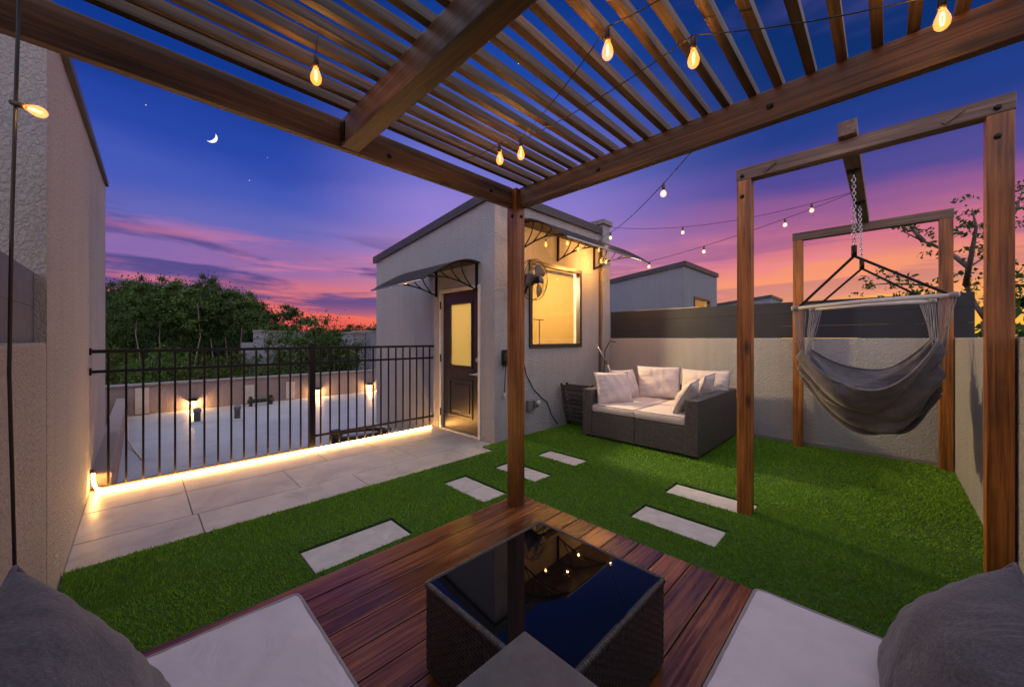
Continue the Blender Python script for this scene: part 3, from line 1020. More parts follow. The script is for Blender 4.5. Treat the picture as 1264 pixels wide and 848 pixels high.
fn = thing('slat_fence', 'long dark slate fence of wide boards on the parapet behind the sofa', 'fence', (WX, 1.4, PT), 'dark fences on the parapets')
for k in range(3):
    z0 = PT + 0.004 + k * 0.149
    MB().box(WX + 0.02, WX + 0.05, -0.62, 3.335, z0, z0 + 0.1478, 0.002).build('board', SLATE, fn)
for yv in (-0.55, 0.75, 2.05, 3.28):
    MB().box(WX + 0.052, WX + 0.12, yv - 0.03, yv + 0.03, PT, PT + 0.44).build('post', SLATE, fn)
MB().box(WX + 0.015, WX + 0.055, 1.9, 2.9, PT + 0.447, PT + 0.455).build('edge_strip', PALE, fn)
fn = thing('slat_fence', 'short dark board fence on the low parapet beside the tall tower', 'fence', (-0.36, 1.0, 1.28), 'dark fences on the parapets')
for k in range(2):
    z0 = 1.286 + k * 0.157
    MB().box(-0.365, -0.335, -1.2, 2.712, z0, z0 + 0.156, 0.002).build('board', simple('slate_blue_%d' % k, (0.085, 0.115, 0.155), rough=0.6), fn)

# ------------------------------------------------------------------ railing
RY = 4.76
rl = thing('railing', 'black metal picket railing between the tall tower and the stair tower', 'railing', (1.4, RY, 0))
MB().box(-0.3, 3.098, RY - 0.018, RY + 0.018, 1.175, 1.205, 0.003).build('top_rail', BLACKM, rl)
MB().box(-0.3, 3.098, RY - 0.014, RY + 0.014, 1.005, 1.03, 0.003).build('middle_rail', BLACKM, rl)
MB().box(-0.29, 1.40, RY - 0.014, RY + 0.014, 0.012, 0.034, 0.003).build('bottom_rail', BLACKM, rl)
MB().box(1.466, 3.098, RY - 0.014, RY + 0.014, 0.14, 0.165, 0.003).build('bottom_rail', BLACKM, rl)
p0 = MB().box(1.40, 1.465, RY - 0.033, RY + 0.033, 0.001, 1.23, 0.003).build('post', BLACKM, rl)
MB().box(1.392, 1.473, RY - 0.041, RY + 0.041, 1.231, 1.245, 0.004).build('cap', BLACKM, p0)
br = MB()
for z in (1.19, 1.018):
    br = MB()
    br.box(-0.299, -0.285, RY - 0.03, RY + 0.03, z - 0.03, z + 0.03, 0.003)
    br.build('wall_bracket', BLACKM, rl)
x = -0.19
while x < 3.06:
    if not (1.36 < x < 1.50):
        zb = 0.035 if x < 1.4 else 0.03
        MB().box(x - 0.008, x + 0.008, RY - 0.008, RY + 0.008, zb, 1.174).build('picket', BLACKM, rl)
    x += 0.1075

# LED strip along the foot of the railing, turned up the wall at its end
pts = [(-0.275, RY - 0.06, 0.17), (-0.27, RY - 0.055, 0.08), (-0.255, RY - 0.05, 0.03), (-0.22, RY - 0.05, 0.014), (0, RY - 0.05, 0.012)]
pts += [(0.2 + k * 0.2, RY - 0.05 + 0.004 * math.sin(k), 0.011) for k in range(14)] + [(3.03, RY - 0.05, 0.012)]
led = MB().tube(pts, 0.010, 8).build('light_strip', LED, origin=(1.4, RY - 0.05, 0))
tag(led, 'glowing warm light strip along the foot of the railing', 'light strip')
MB().tube([(-0.2755, RY - 0.06, 0.172), (-0.278, RY - 0.062, 0.2)], 0.016, 8).build('end_cap', RUBBER, led)

# ------------------------------------------------------------------ lower roof beyond
RZ = -0.25
tag(MB().box(-0.32, 9.0, 4.81, 11.2, RZ - 0.2, RZ).build('flat_roof', MEMBR), kind='structure')
pw = thing('roof_parapet', 'low mauve stucco parapet at the far edge of the neighbouring flat roof', 'wall', (2, 10.7, RZ))
MB().box(-0.6, 9.0, 10.7, 10.95, RZ - 1, 0.335, 0.01).build('wall', ROOFWALL, pw)
MB().box(-0.62, 9.0, 10.66, 10.99, 0.337, 0.37, 0.006).build('coping', CAPSTONE, pw)
for xx in (-0.06, 1.75, 2.62):
    MB().box(xx, xx + 0.2, 10.675, 10.698, RZ + 0.02, 0.30 if xx < 0 else 0.2).build('panel', PALE, pw)
cb = MB().box(-0.32, -0.17, 4.83, 10.65, RZ - 0.5, 0.13, 0.02).build('roof_curb', ROOFWALL, origin=(-0.2, 7, RZ))
tag(cb, 'narrow stucco curb along the flat roof under the tall tower', 'curb')
for (xx, lab) in ((0.82, 'lit downlight on the mauve roof parapet, nearest the tall tower'),
                  (3.36, 'lit downlight on the mauve roof parapet beside the railing post'),
                  (4.78, 'lit downlight on the mauve roof parapet nearest the stair tower')):
    L = thing('wall_light', lab, 'wall light', (xx, 10.69, -0.08), 'downlights on the roof parapet')
    MB().box(xx - 0.075, xx + 0.075, 10.58, 10.688, -0.06, 0.0, 0.01).build('housing', BLACKM, L)
    MB().box(xx - 0.05, xx + 0.05, 10.60, 10.67, -0.068, -0.061).build('lens', LENS, L)
    lamp('down_light', (0, -0.09, -0.02), 24.0, (1.0, 0.50, 0.16), 0.04, L)
for (px, py, lab) in ((243.5, 522, 'short dark vent pipe on the flat roof below the lit downlight'), (293, 518, 'small vent pipe on the flat roof left of the pale panel')):
    q = gp(px, py, RZ)
    v = thing('vent_pipe', lab, 'vent pipe', q, 'vent pipes on the flat roof')
    MB().lathe([(0.05, 0), (0.05, 0.2), (0.062, 0.2), (0.062, 0.26), (0.03, 0.28)], q, n=14).build('pipe', GREYPL, v)
    MB().lathe([(0.12, 0), (0.11, 0.012), (0.055, 0.03)], q, n=14).build('flashing', MEMBR, v)
q = gp(322, 500, RZ)
v = MB()
for s in (-1, 1):
    v.box(q.x + s * 0.2 - 0.03, q.x + s * 0.2 + 0.03, q.y - 0.05, q.y + 0.05, RZ + 0.0, RZ + 0.22, 0.01)
v.tube([(q.x - 0.26, q.y - 0.02, RZ + 0.12), (q.x + 0.26, q.y - 0.02, RZ + 0.12)], 0.045, 10)
tag(v.build('pipe_support', RUBBER, origin=q), 'black pipe on two short feet by the mauve parapet', 'pipe')
q = gp(452, 541, RZ)
v = MB()
pts = [(q.x - 0.05 + 0.42 * math.cos(a), q.y + 0.35 * math.sin(a), RZ + 0.05 + 0.015 * a) for a in np.linspace(0.3, 5.6, 26)]
v.tube(pts, 0.035, 8)
v.box(q.x - 0.52, q.x - 0.37, q.y - 0.05, q.y + 0.1, RZ, RZ + 0.2, 0.02)
tag(v.build('coiled_pipe', RUBBER, origin=q), 'black coiled pipe lying on the flat roof behind the railing', 'pipe')
v = MB()
q = gp(160, 560, RZ)
v.tube([(q.x - 0.05, q.y + 1.2, 0.1), (q.x - 0.02, q.y + 0.5, RZ + 0.08), (q.x + 0.05, q.y + 0.1, RZ + 0.012), (q.x + 0.12, q.y - 0.5, RZ + 0.012)], 0.012, 6)
tag(v.build('white_cable', PALE, origin=q), 'thin white cable curling down the curb onto the flat roof', 'cable')

# ------------------------------------------------------------------ wicker helper


def weave(mb, o, u, v, n, w, h, row=0.012, pitch=0.026, amp=0.0045):
    """basket weave on a panel with corner o, width w along u, height h along v, facing n: arched strand pieces, over and under"""
    o, u, v, n = Vector(o), Vector(u), Vector(v), Vector(n)
    rows = max(1, int(round(h / row)))
    cols = max(2, int(round(w / (pitch * 0.62))))
    du, dv = w / cols, h / rows
    arc = (0.0, 0.75, 1.0, 0.75, 0.0)
    for i in range(rows):
        for j in range(cols):
            a = o + u * (j * du) + v * (i * dv)
            vs, fs = [], []
            hor = (i + j) % 2 == 0
            for k, q in enumerate((-0.12, 0.2, 0.5, 0.8, 1.12)):
                for e, r in ((0.06, 0.0), (0.5, 0.0016), (0.94, 0.0)):
                    z = amp * arc[k] * (1.0 if hor else 0.6) + r + 0.0004
                    vs.append(a + (u * (q * du) + v * (e * dv) if hor else v * (q * dv) + u * (e * du)) + n * z)
            for k in range(4):
                for e in range(2):
                    b = k * 3 + e
                    fs.append((b, b + 3, b + 4, b + 1))
            mb.add(vs, fs, True)


def wicker_box(x0, x1, y0, y1, z0, z1, sides='xXyYt', row=0.012, pitch=0.026):
    """strand mesh (woven faces) for a box; the backing box is separate"""
    m = MB()
    if 'x' in sides: weave(m, (x0, y1, z0), (0, -1, 0), (0, 0, 1), (-1, 0, 0), y1 - y0, z1 - z0, row, pitch)
    if 'X' in sides: weave(m, (x1, y0, z0), (0, 1, 0), (0, 0, 1), (1, 0, 0), y1 - y0, z1 - z0, row, pitch)
    if 'y' in sides: weave(m, (x0, y0, z0), (1, 0, 0), (0, 0, 1), (0, -1, 0), x1 - x0, z1 - z0, row, pitch)
    if 'Y' in sides: weave(m, (x1, y1, z0), (-1, 0, 0), (0, 0, 1), (0, 1, 0), x1 - x0, z1 - z0, row, pitch)
    if 't' in sides: weave(m, (x0, y0, z1), (1, 0, 0), (0, 1, 0), (0, 0, 1), x1 - x0, y1 - y0, row, pitch)
    m.box(x0 + 0.003, x1 - 0.003, y0 + 0.003, y1 - 0.003, z0, z1 - 0.002)
    return m


# ------------------------------------------------------------------ cushions


def pillow_mesh(w, h, t, seed=0, ear=0.06, wr=0.006, N=28, pw=2.6):
    """soft stuffed pillow, lies in XY with thickness on Z, centred"""
    r = random.Random(seed)
    ph = [r.uniform(0, 6.28) for _ in range(8)]
    vs, fs = [], []
    for side in (1, -1):
        for i in range(N + 1):
            for j in range(N + 1):
                a, b = i / N * 2 - 1, j / N * 2 - 1
                ex = 1 - ear * (1 - abs(b) ** 2) * abs(a)
                ey = 1 - ear * (1 - abs(a) ** 2) * abs(b)
                x, y = a * ex * w / 2, b * ey * h / 2
                q = max(0.0, (1 - abs(a) ** pw) * (1 - abs(b) ** pw)) ** 0.55
                z = side * q * t / 2
                edge = (max(abs(a), abs(b))) ** 2
                z += side * q * wr * (math.sin(7 * a + ph[0] + 3 * b) + math.sin(11 * b - 5 * a + ph[1]) * 0.7 + 1.4 * edge * math.sin(22 * a * (1 if abs(b) > abs(a) else 0) + 22 * b * (1 if abs(a) >= abs(b) else 0) + ph[2]))
                z += 0.012 * math.sin(2.2 * a + ph[3]) * math.sin(1.9 * b + ph[4])
                vs.append((x, y, z))
    M = (N + 1) ** 2
    for i in range(N):
        for j in range(N):
            a = i * (N + 1) + j
            fs.append((a, a + N + 1, a + N + 2, a + 1))
            fs.append((M + a, M + a + 1, M + a + N + 2, M + a + N + 1))
    rim = [i * (N + 1) for i in range(N + 1)] + [N * (N + 1) + j for j in range(1, N + 1)] + [i * (N + 1) + N for i in range(N - 1, -1, -1)] + [j for j in range(N - 1, 0, -1)]
    for k in range(len(rim)):
        a, b = rim[k], rim[(k + 1) % len(rim)]
        fs.append((a, M + a, M + b, b))
    return vs, fs, [vs[i] for i in rim]


def pillow(name, label, cat, group, center, w, h, t, rot, mat, seed, piping=None, **kw):
    vs, fs, rim = pillow_mesh(w, h, t, seed, **kw)
    Mx = Matrix.Translation(Vector(center)) @ rot
    bm = bmesh.new()
    bv = [bm.verts.new(Mx @ Vector(p)) for p in vs]
    for f in fs:
        try: bm.faces.new([bv[i] for i in f])
        except ValueError: pass
    bmesh.ops.remove_doubles(bm, verts=bm.verts[:], dist=0.0004)
    bmesh.ops.recalc_face_normals(bm, faces=bm.faces[:])
    o = MB().bm(bm, None, True).build(name, mat, origin=center)
    tag(o, label, cat, group)
    if piping:
        MB().tube([Mx @ Vector(p) for p in rim], 0.005, 6, closed=True).build('piping', piping, o)
    return o


def seat_cushion(x0, x1, y0, y1, z0, z1, mat, seed, parent, rad=0.035, pip=True, N=44, wr=0.0030):
    r = random.Random(seed)
    ph = [r.uniform(0, 6.28) for _ in range(8)]
    bm = bmesh.new()
    bmesh.ops.create_cube(bm, size=1.0)
    for q in bm.verts:
        q.co = Vector(((x0 + x1) / 2 + q.co.x * (x1 - x0), (y0 + y1) / 2 + q.co.y * (y1 - y0), (z0 + z1) / 2 + q.co.z * (z1 - z0)))
    bmesh.ops.bevel(bm, geom=bm.edges[:], offset=rad * 0.5, segments=3, affect='EDGES', profile=0.5)
    bmesh.ops.subdivide_edges(bm, edges=[e for e in bm.edges if e.calc_length() > 0.2], cuts=N, use_grid_fill=True)
    for q in bm.verts:
        u = (q.co.x - x0) / (x1 - x0) * 2 - 1
        v = (q.co.y - y0) / (y1 - y0) * 2 - 1
        puff = max(0, 1 - abs(u) ** 3) * max(0, 1 - abs(v) ** 3)
        if q.co.z > (z0 + z1) / 2:
            q.co.z += 0.022 * puff + puff * wr * (math.sin(6 * u + 4 * v + ph[0]) + math.sin(9 * v - 7 * u + ph[1]) + 0.8 * math.sin(17 * u + 6 * math.sin(3 * v + ph[3])))
            # short puckers running in from the piped edges
            eu, ev = max(0, abs(u) - 0.72) / 0.28, max(0, abs(v) - 0.72) / 0.28
            q.co.z += 0.0035 * (eu * (1 - eu) * math.sin(26 * v + ph[4] + 4 * math.sin(5 * v)) + ev * (1 - ev) * math.sin(24 * u + ph[5] + 4 * math.sin(4 * u))) * 2.2
        side = (1 - (abs(q.co.z - (z0 + z1) / 2) / ((z1 - z0) / 2)) ** 2)
        q.co.x += 0.008 * side * (1 if u > 0.9 else -1 if u < -0.9 else 0)
        q.co.y += 0.008 * side * (1 if v > 0.9 else -1 if v < -0.9 else 0)
    o = MB().bm(bm, None, True).build('seat_cushion', mat, parent)
    if pip:
        c = rad * 0.9
        pts = []
        e = 0.001
        for (cx, cy, a0) in ((x1 - c, y1 - c, 0), (x0 + c, y1 - c, 90), (x0 + c, y0 + c, 180), (x1 - c, y0 + c, 270)):
            for k in range(5):
                a = R(a0 + k * 22.5)
                pts.append((cx + (c - 0.006) * math.cos(a), cy + (c - 0.006) * math.sin(a), z1 - 0.003))
        MB().tube(pts, 0.006, 6, closed=True).build('piping', CUSHP, o)
    return o


# ------------------------------------------------------------------ wicker daybed in the corner
SX0, SX1, SY0, SY1 = 4.17, 5.60, 1.39, 2.83
so = thing('wicker_sofa', 'grey wicker daybed sofa with pale seat cushions in the corner by the window', 'sofa', ((SX0 + SX1) / 2, (SY0 + SY1) / 2, 0.03))
ZA = 0.635
ar = 0.13
fz = 0.345
ym = (SY0 + SY1) / 2


def wpart(name, x0, x1, y0, y1, z0, z1, sides, mat=WICK, par=so, row=0.014, pitch=0.03):
    o = wicker_box(x0, x1, y0, y1, z0, z1, sides, row, pitch).build(name, mat, par)
    return o


wpart('base_module', SX0, SX1 - ar - 0.005, SY0 + ar + 0.003, ym - 0.004, 0.05, fz, 'xt')
wpart('base_module', SX0, SX1 - ar - 0.005, ym + 0.004, SY1 - ar - 0.003, 0.05, fz, 'xt')
wpart('arm', SX0 - 0.012, SX1, SY0, SY0 + ar, 0.05, ZA, 'xXyYt')
wpart('arm', SX0 - 0.012, SX1, SY1 - ar, SY1, 0.05, ZA, 'xXyYt')
wpart('back_panel', SX1 - ar, SX1 - 0.002, SY0 + ar + 0.003, SY1 - ar - 0.003, 0.05, ZA, 'xt')
for (a, b) in ((SX0 + 0.05, SY0 + 0.05), (SX0 + 0.05, SY1 - 0.05), (SX1 - 0.05, SY0 + 0.05), (SX1 - 0.05, SY1 - 0.05), (SX0 + 0.05, ym)):
    MB().lathe([(0.02, 0), (0.02, 0.025)], (a, b, 0.026), n=10).build('foot', RUBBER, so)
xm = (SX0 + SX1 - ar) / 2
for (a, b, c, d, s) in ((SX0 - 0.0, xm - 0.003, SY0 + ar + 0.01, ym - 0.004, 1), (xm + 0.003, SX1 - ar - 0.01, SY0 + ar + 0.01, ym - 0.004, 2),
                        (SX0 - 0.0, xm - 0.003, ym + 0.004, SY1 - ar - 0.01, 3), (xm + 0.003, SX1 - ar - 0.01, ym + 0.004, SY1 - ar - 0.01, 4)):
    seat_cushion(a, b, c, d, fz + 0.006, fz + 0.10, CUSHW, s, so, N=12)
cz = fz + 0.115


def lean(axis_dir, tilt, spin=0.0):
    """pillow standing with its face towards axis_dir (degrees in plan), leaning back by tilt degrees"""
    return Euler((0, 0, R(axis_dir)), 'XYZ').to_matrix().to_4x4() @ Euler((0, R(90 - tilt), 0), 'XYZ').to_matrix().to_4x4() @ Euler((0, 0, R(spin)), 'XYZ').to_matrix().to_4x4()


GP = 'pale pillows on the wicker sofa'
pillow('pillow', 'pale square pillow leaning at the front of the sofa arm nearest the window', 'pillow', GP, (4.44, 2.54, 0.645), 0.44, 0.50, 0.17, lean(-122, 20, 0), CUSHW, 11, CUSHP)
pillow('pillow', 'pale pillow behind the front one, along the sofa arm nearest the window', 'pillow', GP, (4.86, 2.60, 0.650), 0.43, 0.48, 0.15, lean(-104, 16, 0), CUSHW, 12, CUSHP)
pillow('pillow', 'large pale pillow against the sofa back, warmly lit, beside the window end', 'pillow', GP, (5.24, 2.28, 0.675), 0.47, 0.58, 0.17, lean(206, 17), CUSHW, 13, CUSHP)
pillow('pillow', 'wide pale pillow against the sofa back, partly behind the steep corner pillow', 'pillow', GP, (5.33, 1.70, 0.665), 0.45, 0.60, 0.16, lean(184, 16), CUSHW, 14, CUSHP)
pillow('pillow', 'grey edged pillow tipped against the sofa arm nearest the swing, showing its side', 'pillow', GP, (4.50, 1.63, 0.62), 0.43, 0.48, 0.15, lean(96, 26, 0), CUSHW, 15, CUSHP)
pillow('pillow', 'pale pillow along the sofa arm nearest the swing, behind the tipped one', 'pillow', GP, (5.02, 1.60, 0.65), 0.43, 0.48, 0.15, lean(92, 18, 0), CUSHW, 16, CUSHP)

# ------------------------------------------------------------------ foreground: table, corner table, seats
TX0, TX1, TY0, TY1, TZ = 0.735, 1.36, 0.575, 1.17, 0.42
tb = thing('coffee_table', 'dark wicker coffee table with black glass top on the wooden deck', 'table', ((TX0 + TX1) / 2, (TY0 + TY1) / 2, 0.1))
wicker_box(TX0, TX1, TY0, TY1, 0.115, TZ - 0.012, 'xXyY', 0.0135, 0.03).build('body', WICKD, tb)
rim = MB()
for (a, b) in (((TX0, TY0), (TX1, TY0)), ((TX1, TY0), (TX1, TY1)), ((TX1, TY1), (TX0, TY1)), ((TX0, TY1), (TX0, TY0))):
    A, B = Vector((*a, TZ - 0.006)), Vector((*b, TZ - 0.006))
    n = 60
    # wrapped rim: a chain of short turns of strand
    for k in range(n):
        p = A.lerp(B, k / n)
        q = A.lerp(B, (k + 0.82) / n)
        rim.tube([p, q], [0.011, 0.0105], 8)
rim.build('rim', WICKD, tb)
MB().box(TX0 + 0.008, TX1 - 0.008, TY0 + 0.008, TY1 - 0.008, TZ - 0.011, TZ + 0.001, 0.002).build('glass_top', GLASSTOP, tb)
for (a, b) in ((TX0 + .04, TY0 + .04), (TX1 - .04, TY0 + .04), (TX0 + .04, TY1 - .04), (TX1 - .04, TY1 - .04)):
    MB().lathe([(0.018, 0), (0.018, 0.02)], (a, b, 0.098), n=10).build('foot', RUBBER, tb)

CZ = 0.60
cx, cy = 0.655, 0.612
ct = thing('corner_table', 'grey topped wicker corner table nearest the viewer, between two seats', 'table', (0.35, 0.3, 0.1))
wicker_box(0.03, cx - 0.02, 0.0, cy - 0.02, 0.115, CZ - 0.03, 'xXyY', 0.0135, 0.03).build('body', WICKD, ct)
MB().box(0.01, cx, -0.02, cy, CZ - 0.028, CZ, 0.004).build('table_top', STONETOP, ct)

ls = thing('sofa_seat', 'wicker seat with wide lavender cushion beside the low stucco parapet', 'sofa seat', (0.0, 1.0, 0.1), 'wicker seats round the coffee table')
wicker_box(-0.28, 0.352, 0.66, 1.325, 0.115, 0.375, 'xXyYt', 0.014, 0.03).build('base', WICKD, ls)
seat_cushion(-0.285, 0.365, 0.65, 1.335, 0.385, 0.487, CUSH, 21, ls, rad=0.03)
rs = thing('sofa_seat', 'wicker seat with wide lavender cushion at the turf side of the deck', 'sofa seat', (1.07, 0.0, 0.1), 'wicker seats round the coffee table')
wicker_box(0.72, 1.415, -0.36, 0.29, 0.115, 0.375, 'xXyYt', 0.014, 0.03).build('base', WICKD, rs)
seat_cushion(0.70, 1.428, -0.38, 0.303, 0.385, 0.487, CUSH, 22, rs, rad=0.03)
wicker_box(0.70, 1.48, -0.56, -0.42, 0.115, 0.80, 'Y', 0.014, 0.03).build('backrest', WICKD, rs)

pillow('pillow', 'plump dark grey pillow on the lavender seat beside the low parapet', 'pillow', 'dark grey pillows on the seats', (-0.10, 0.89, 0.655), 0.44, 0.51, 0.21, lean(-14, 29, 8), PILG, 31, PILG, N=44, wr=0.003, ear=0.07, pw=2.1)
pillow('pillow', 'plump dark grey pillow on the lavender seat at the turf side', 'pillow', 'dark grey pillows on the seats', (1.14, -0.12, 0.612), 0.39, 0.50, 0.19, lean(100, 35, -7), PILG, 34, PILG, N=44, wr=0.003, ear=0.07, pw=2.1)

# ------------------------------------------------------------------ swing frame and hanging chair
FX0, FX1, FY0, FY1 = 3.20, 5.60, -0.425, 0.735
FZ = 2.47
sw = thing('swing_frame', 'tall square timber frame of four orange brown posts holding the hammock chair', 'swing frame', (4.4, 0.15, 0.0))
for (x, y) in ((FX0, FY0), (FX0, FY1), (FX1, FY0), (FX1, FY1)):
    post(x, y, -0.03, FZ, 0.092, SWING['Z'], sw)
for x in (FX0, FX1):
    MB().obox((x, FY0 - 0.05, FZ + 0.046), (x, FY1 + 0.05, FZ + 0.046), 0.09, 0.09, bev=0.005).build('beam', SWINGTOP['Y'], sw)
FM = 0.165
MB().obox((FX0 - 0.1, FM, FZ + 0.137), (FX1 + 0.1, FM, FZ + 0.137), 0.09, 0.09, bev=0.005).build('cross_beam', SWINGTOP['X'], sw)
for y in (FY0 + 0.16, FY1 - 0.16):
    pl = MB()
    pl.obox((FX0 - 0.048, y - 0.035, FZ + 0.07), (FX0 - 0.048, y + 0.035, FZ + 0.02), 0.012, 0.02)
    pl.build('corner_plate', SWINGTOP['Y'], sw)

for (x, y) in ((FX0, FY0), (FX0, FY1)):
    for dz in (0.05, -0.12):
        MB().lathe([(0.014, 0), (0.014, 0.005), (0.008, 0.009)], (x - 0.047, y + 0.01, FZ + dz - (0.02 if dz > 0 else 0)), (-1, 0, 0), 8).build('bolt', BLACKM, sw)
for (x, y, z, a) in ((PX - 0.046, PY - 0.01, BZ0 - 0.06, (-1, 0, 0)), (PX + 0.01, PY - 0.046, BZ0 - 0.06, (0, -1, 0)), (PX - 0.25, PY - 0.011, 2.30, (0, -1, 0)), (0.95, PY - 0.011, 2.28, (0, -1, 0)), (PX - 0.008, 0.35, 2.30, (-1, 0, 0)), (PX - 0.008, 1.2, 2.30, (-1, 0, 0))):
    MB().lathe([(0.013, 0), (0.013, 0.004), (0.008, 0.008)], (x, y, z), a, 8).build('bolt', BLACKM, pg)

hc = thing('hammock_chair', 'grey cloth hammock chair hung from two steel chains in the timber frame', 'hanging chair', (4.2, 0.15, 0.55))
CT = FZ + 0.09


def chain(name, A, B, par):
    A, B = Vector(A), Vector(B)
    L = (B - A).length
    link = 0.034
    n = int(L / (link * 0.72))
    m = MB()
    d = (B - A).normalized()
    u0 = d.orthogonal().normalized()
    for k in range(n):
        c = A.lerp(B, (k + 0.5) / n)
        u = Matrix.Rotation(R(90) * k + R(35), 3, d) @ u0
        pts = []
        for q in range(12):
            a = 2 * PI * q / 12
            pts.append(c + d * (link / 2 * math.sin(a)) + u * (0.0105 * math.cos(a)))
        m.tube(pts, 0.0034, 5, closed=True)
    return m.build(name, CHAINM, par)


apA, apB = Vector((3.86, FM - 0.0, 1.96)), Vector((4.60, FM - 0.02, 1.96))
chain('chain', (3.80, FM, CT - 0.03), apA, hc)
chain('chain', (4.72, FM, CT - 0.03), apB, hc)
for x in (3.80, 4.72):
    hk = MB()
    hk.box(x - 0.035, x + 0.035, FM - 0.04, FM + 0.04, CT - 0.008, CT - 0.0015, 0.002)
    hk.tube([(x, FM, CT - 0.005), (x, FM, CT - 0.035)], 0.007, 8)
    hk.build('hook_plate', BLACKM, hc)
rodA = (Vector((3.92, 0.56, 1.555)), Vector((3.92, -0.36, 1.60)))
rodB = (Vector((4.62, 0.52, 1.585)), Vector((4.62, -0.30, 1.61)))
for ap, rod in ((apA, rodA), (apB, rodB)):
    MB().tube([rod[0], rod[0].lerp(rod[1], .5) + Vector((0, 0, 0.006)), rod[1]], 0.0165, 12).build('spreader_rod', ROD, hc)
    h = MB()
    h.tube([ap + Vector((0, 0, 0.05)), ap - Vector((0, 0, 0.04))], 0.017, 8)
    for f in (0.06, 0.94):
        q = rod[0].lerp(rod[1], f)
        h.obox(ap - Vector((0, 0, 0.03)), q + Vector((0, 0, 0.01)), 0.022, 0.016, bev=0.003)
    h.build('hanger_arms', BLACKM, hc)


# sling cloth: u from end to end (along Y), v from front rod to back rod (along X)
def sling(u, v):
    """u 0..1 from +Y end to -Y end; v 0..1 from front lip to back lip"""
    s = u * 2 - 1
    e = abs(v * 2 - 1)
    arch = 1 - abs(s) ** 2.2
    lip_end = 1.20 + 0.09 * u
    mid_end = 0.96 - 0.04 * u
    lip_mid = 0.93 if v < 0.5 else 1.04
    lip = lip_end + (lip_mid - lip_end) * arch
    belly = mid_end + (0.56 - mid_end) * (1 - abs(s) ** 2.8)
    z = belly + (lip - belly) * e ** 1.8
    x = 4.22 + (v - 0.5) * (0.62 + 0.10 * e) * (0.80 + 0.20 * arch)
    yl, yr = 0.50, -0.27
    y = yl + (yr - yl) * u
    y -= 0.05 * math.sin(PI * u) * (1 - e)
    # long sweeping folds, tighter towards the lower end
    k = 1 - 0.7 * e
    rdg = lambda q: 1 - 2 * abs(math.sin(PI * q)) ** 0.8
    fold = rdg(3.1 * v + 0.9 * u + 0.08 * math.sin(9 * u)) * 0.026 + rdg(5.7 * v - 0.9 * u + 0.25 + 0.1 * math.sin(7 * u)) * 0.014 + rdg(10 * v + 1.4 * u + 0.5) * 0.006
    amp = (1.0 + 0.9 * u) * (0.75 + 0.25 * math.sin(6 * u + 9 * v))
    z += fold * amp * (0.45 + 0.55 * (1 - e))
    x += fold * amp * 0.9 * (1 if v < 0.5 else -1)
    # scalloped ends where the cords pull
    tip = max(0, abs(s) - 0.86) / 0.14
    y += (0.030 if s < 0 else -0.030) * tip * math.sin(v * PI * 9) ** 2
    return Vector((x, y, z))


NU, NV = 90, 110
vs = [sling(i / NU, j / NV) for i in range(NU + 1) for j in range(NV + 1)]
fs = [(i * (NV + 1) + j, (i + 1) * (NV + 1) + j, (i + 1) * (NV + 1) + j + 1, i * (NV + 1) + j + 1) for i in range(NU) for j in range(NV)]
seat = MB().add(vs, fs, True).build('sling_seat', CLOTH, hc)
md = seat.modifiers.new('thick', 'SOLIDIFY')
md.thickness = 0.006
for v in (0.0, 1.0):
    hem = MB()
    hem.tube([sling(i / NU, v) for i in range(NU + 1)], 0.009, 6)
    hem.build('hem', CLOTH, seat)
for endu, f0 in ((0.0, 0.03), (1.0, 0.97)):
    st = MB()
    for rod, va, vb in ((rodA, 0.0, 0.5), (rodB, 0.5, 1.0)):
        q = rod[0].lerp(rod[1], f0)
        for k in range(13):
            v = va + (vb - va) * k / 12
            p = sling(endu, v)
            mid = q.lerp(p, 0.5) + Vector((0, (0.01 if endu == 0 else -0.01) * math.sin(k), -0.012))
            qq = q + Vector((0, (0.018 - 0.0075 * k) * (1 if endu == 0 else -1), random.uniform(-.006, .006)))
            st.tube([qq, qq.lerp(p, 0.5) + Vector((0, random.uniform(-.006, .006), -0.012)), p], 0.0024, 5)
        st.lathe([(0.020, -0.02), (0.022, 0), (0.020, 0.02)], q, (0, 1, 0), 12)
    st.build('cords', ROPE, hc)

# ------------------------------------------------------------------ string lights


def bulb_profile(big):
    if big:   # teardrop filament lamp
        return [(0.008, 0.0), (0.011, -0.008), (0.015, -0.02), (0.0215, -0.038), (0.024, -0.052), (0.021, -0.068), (0.012, -0.079), (0.002, -0.083)]
    return [(0.010, 0), (0.014, -0.008), (0.021, -0.018), (0.0245, -0.032), (0.021, -0.047), (0.011, -0.056), (0.002, -0.058)]


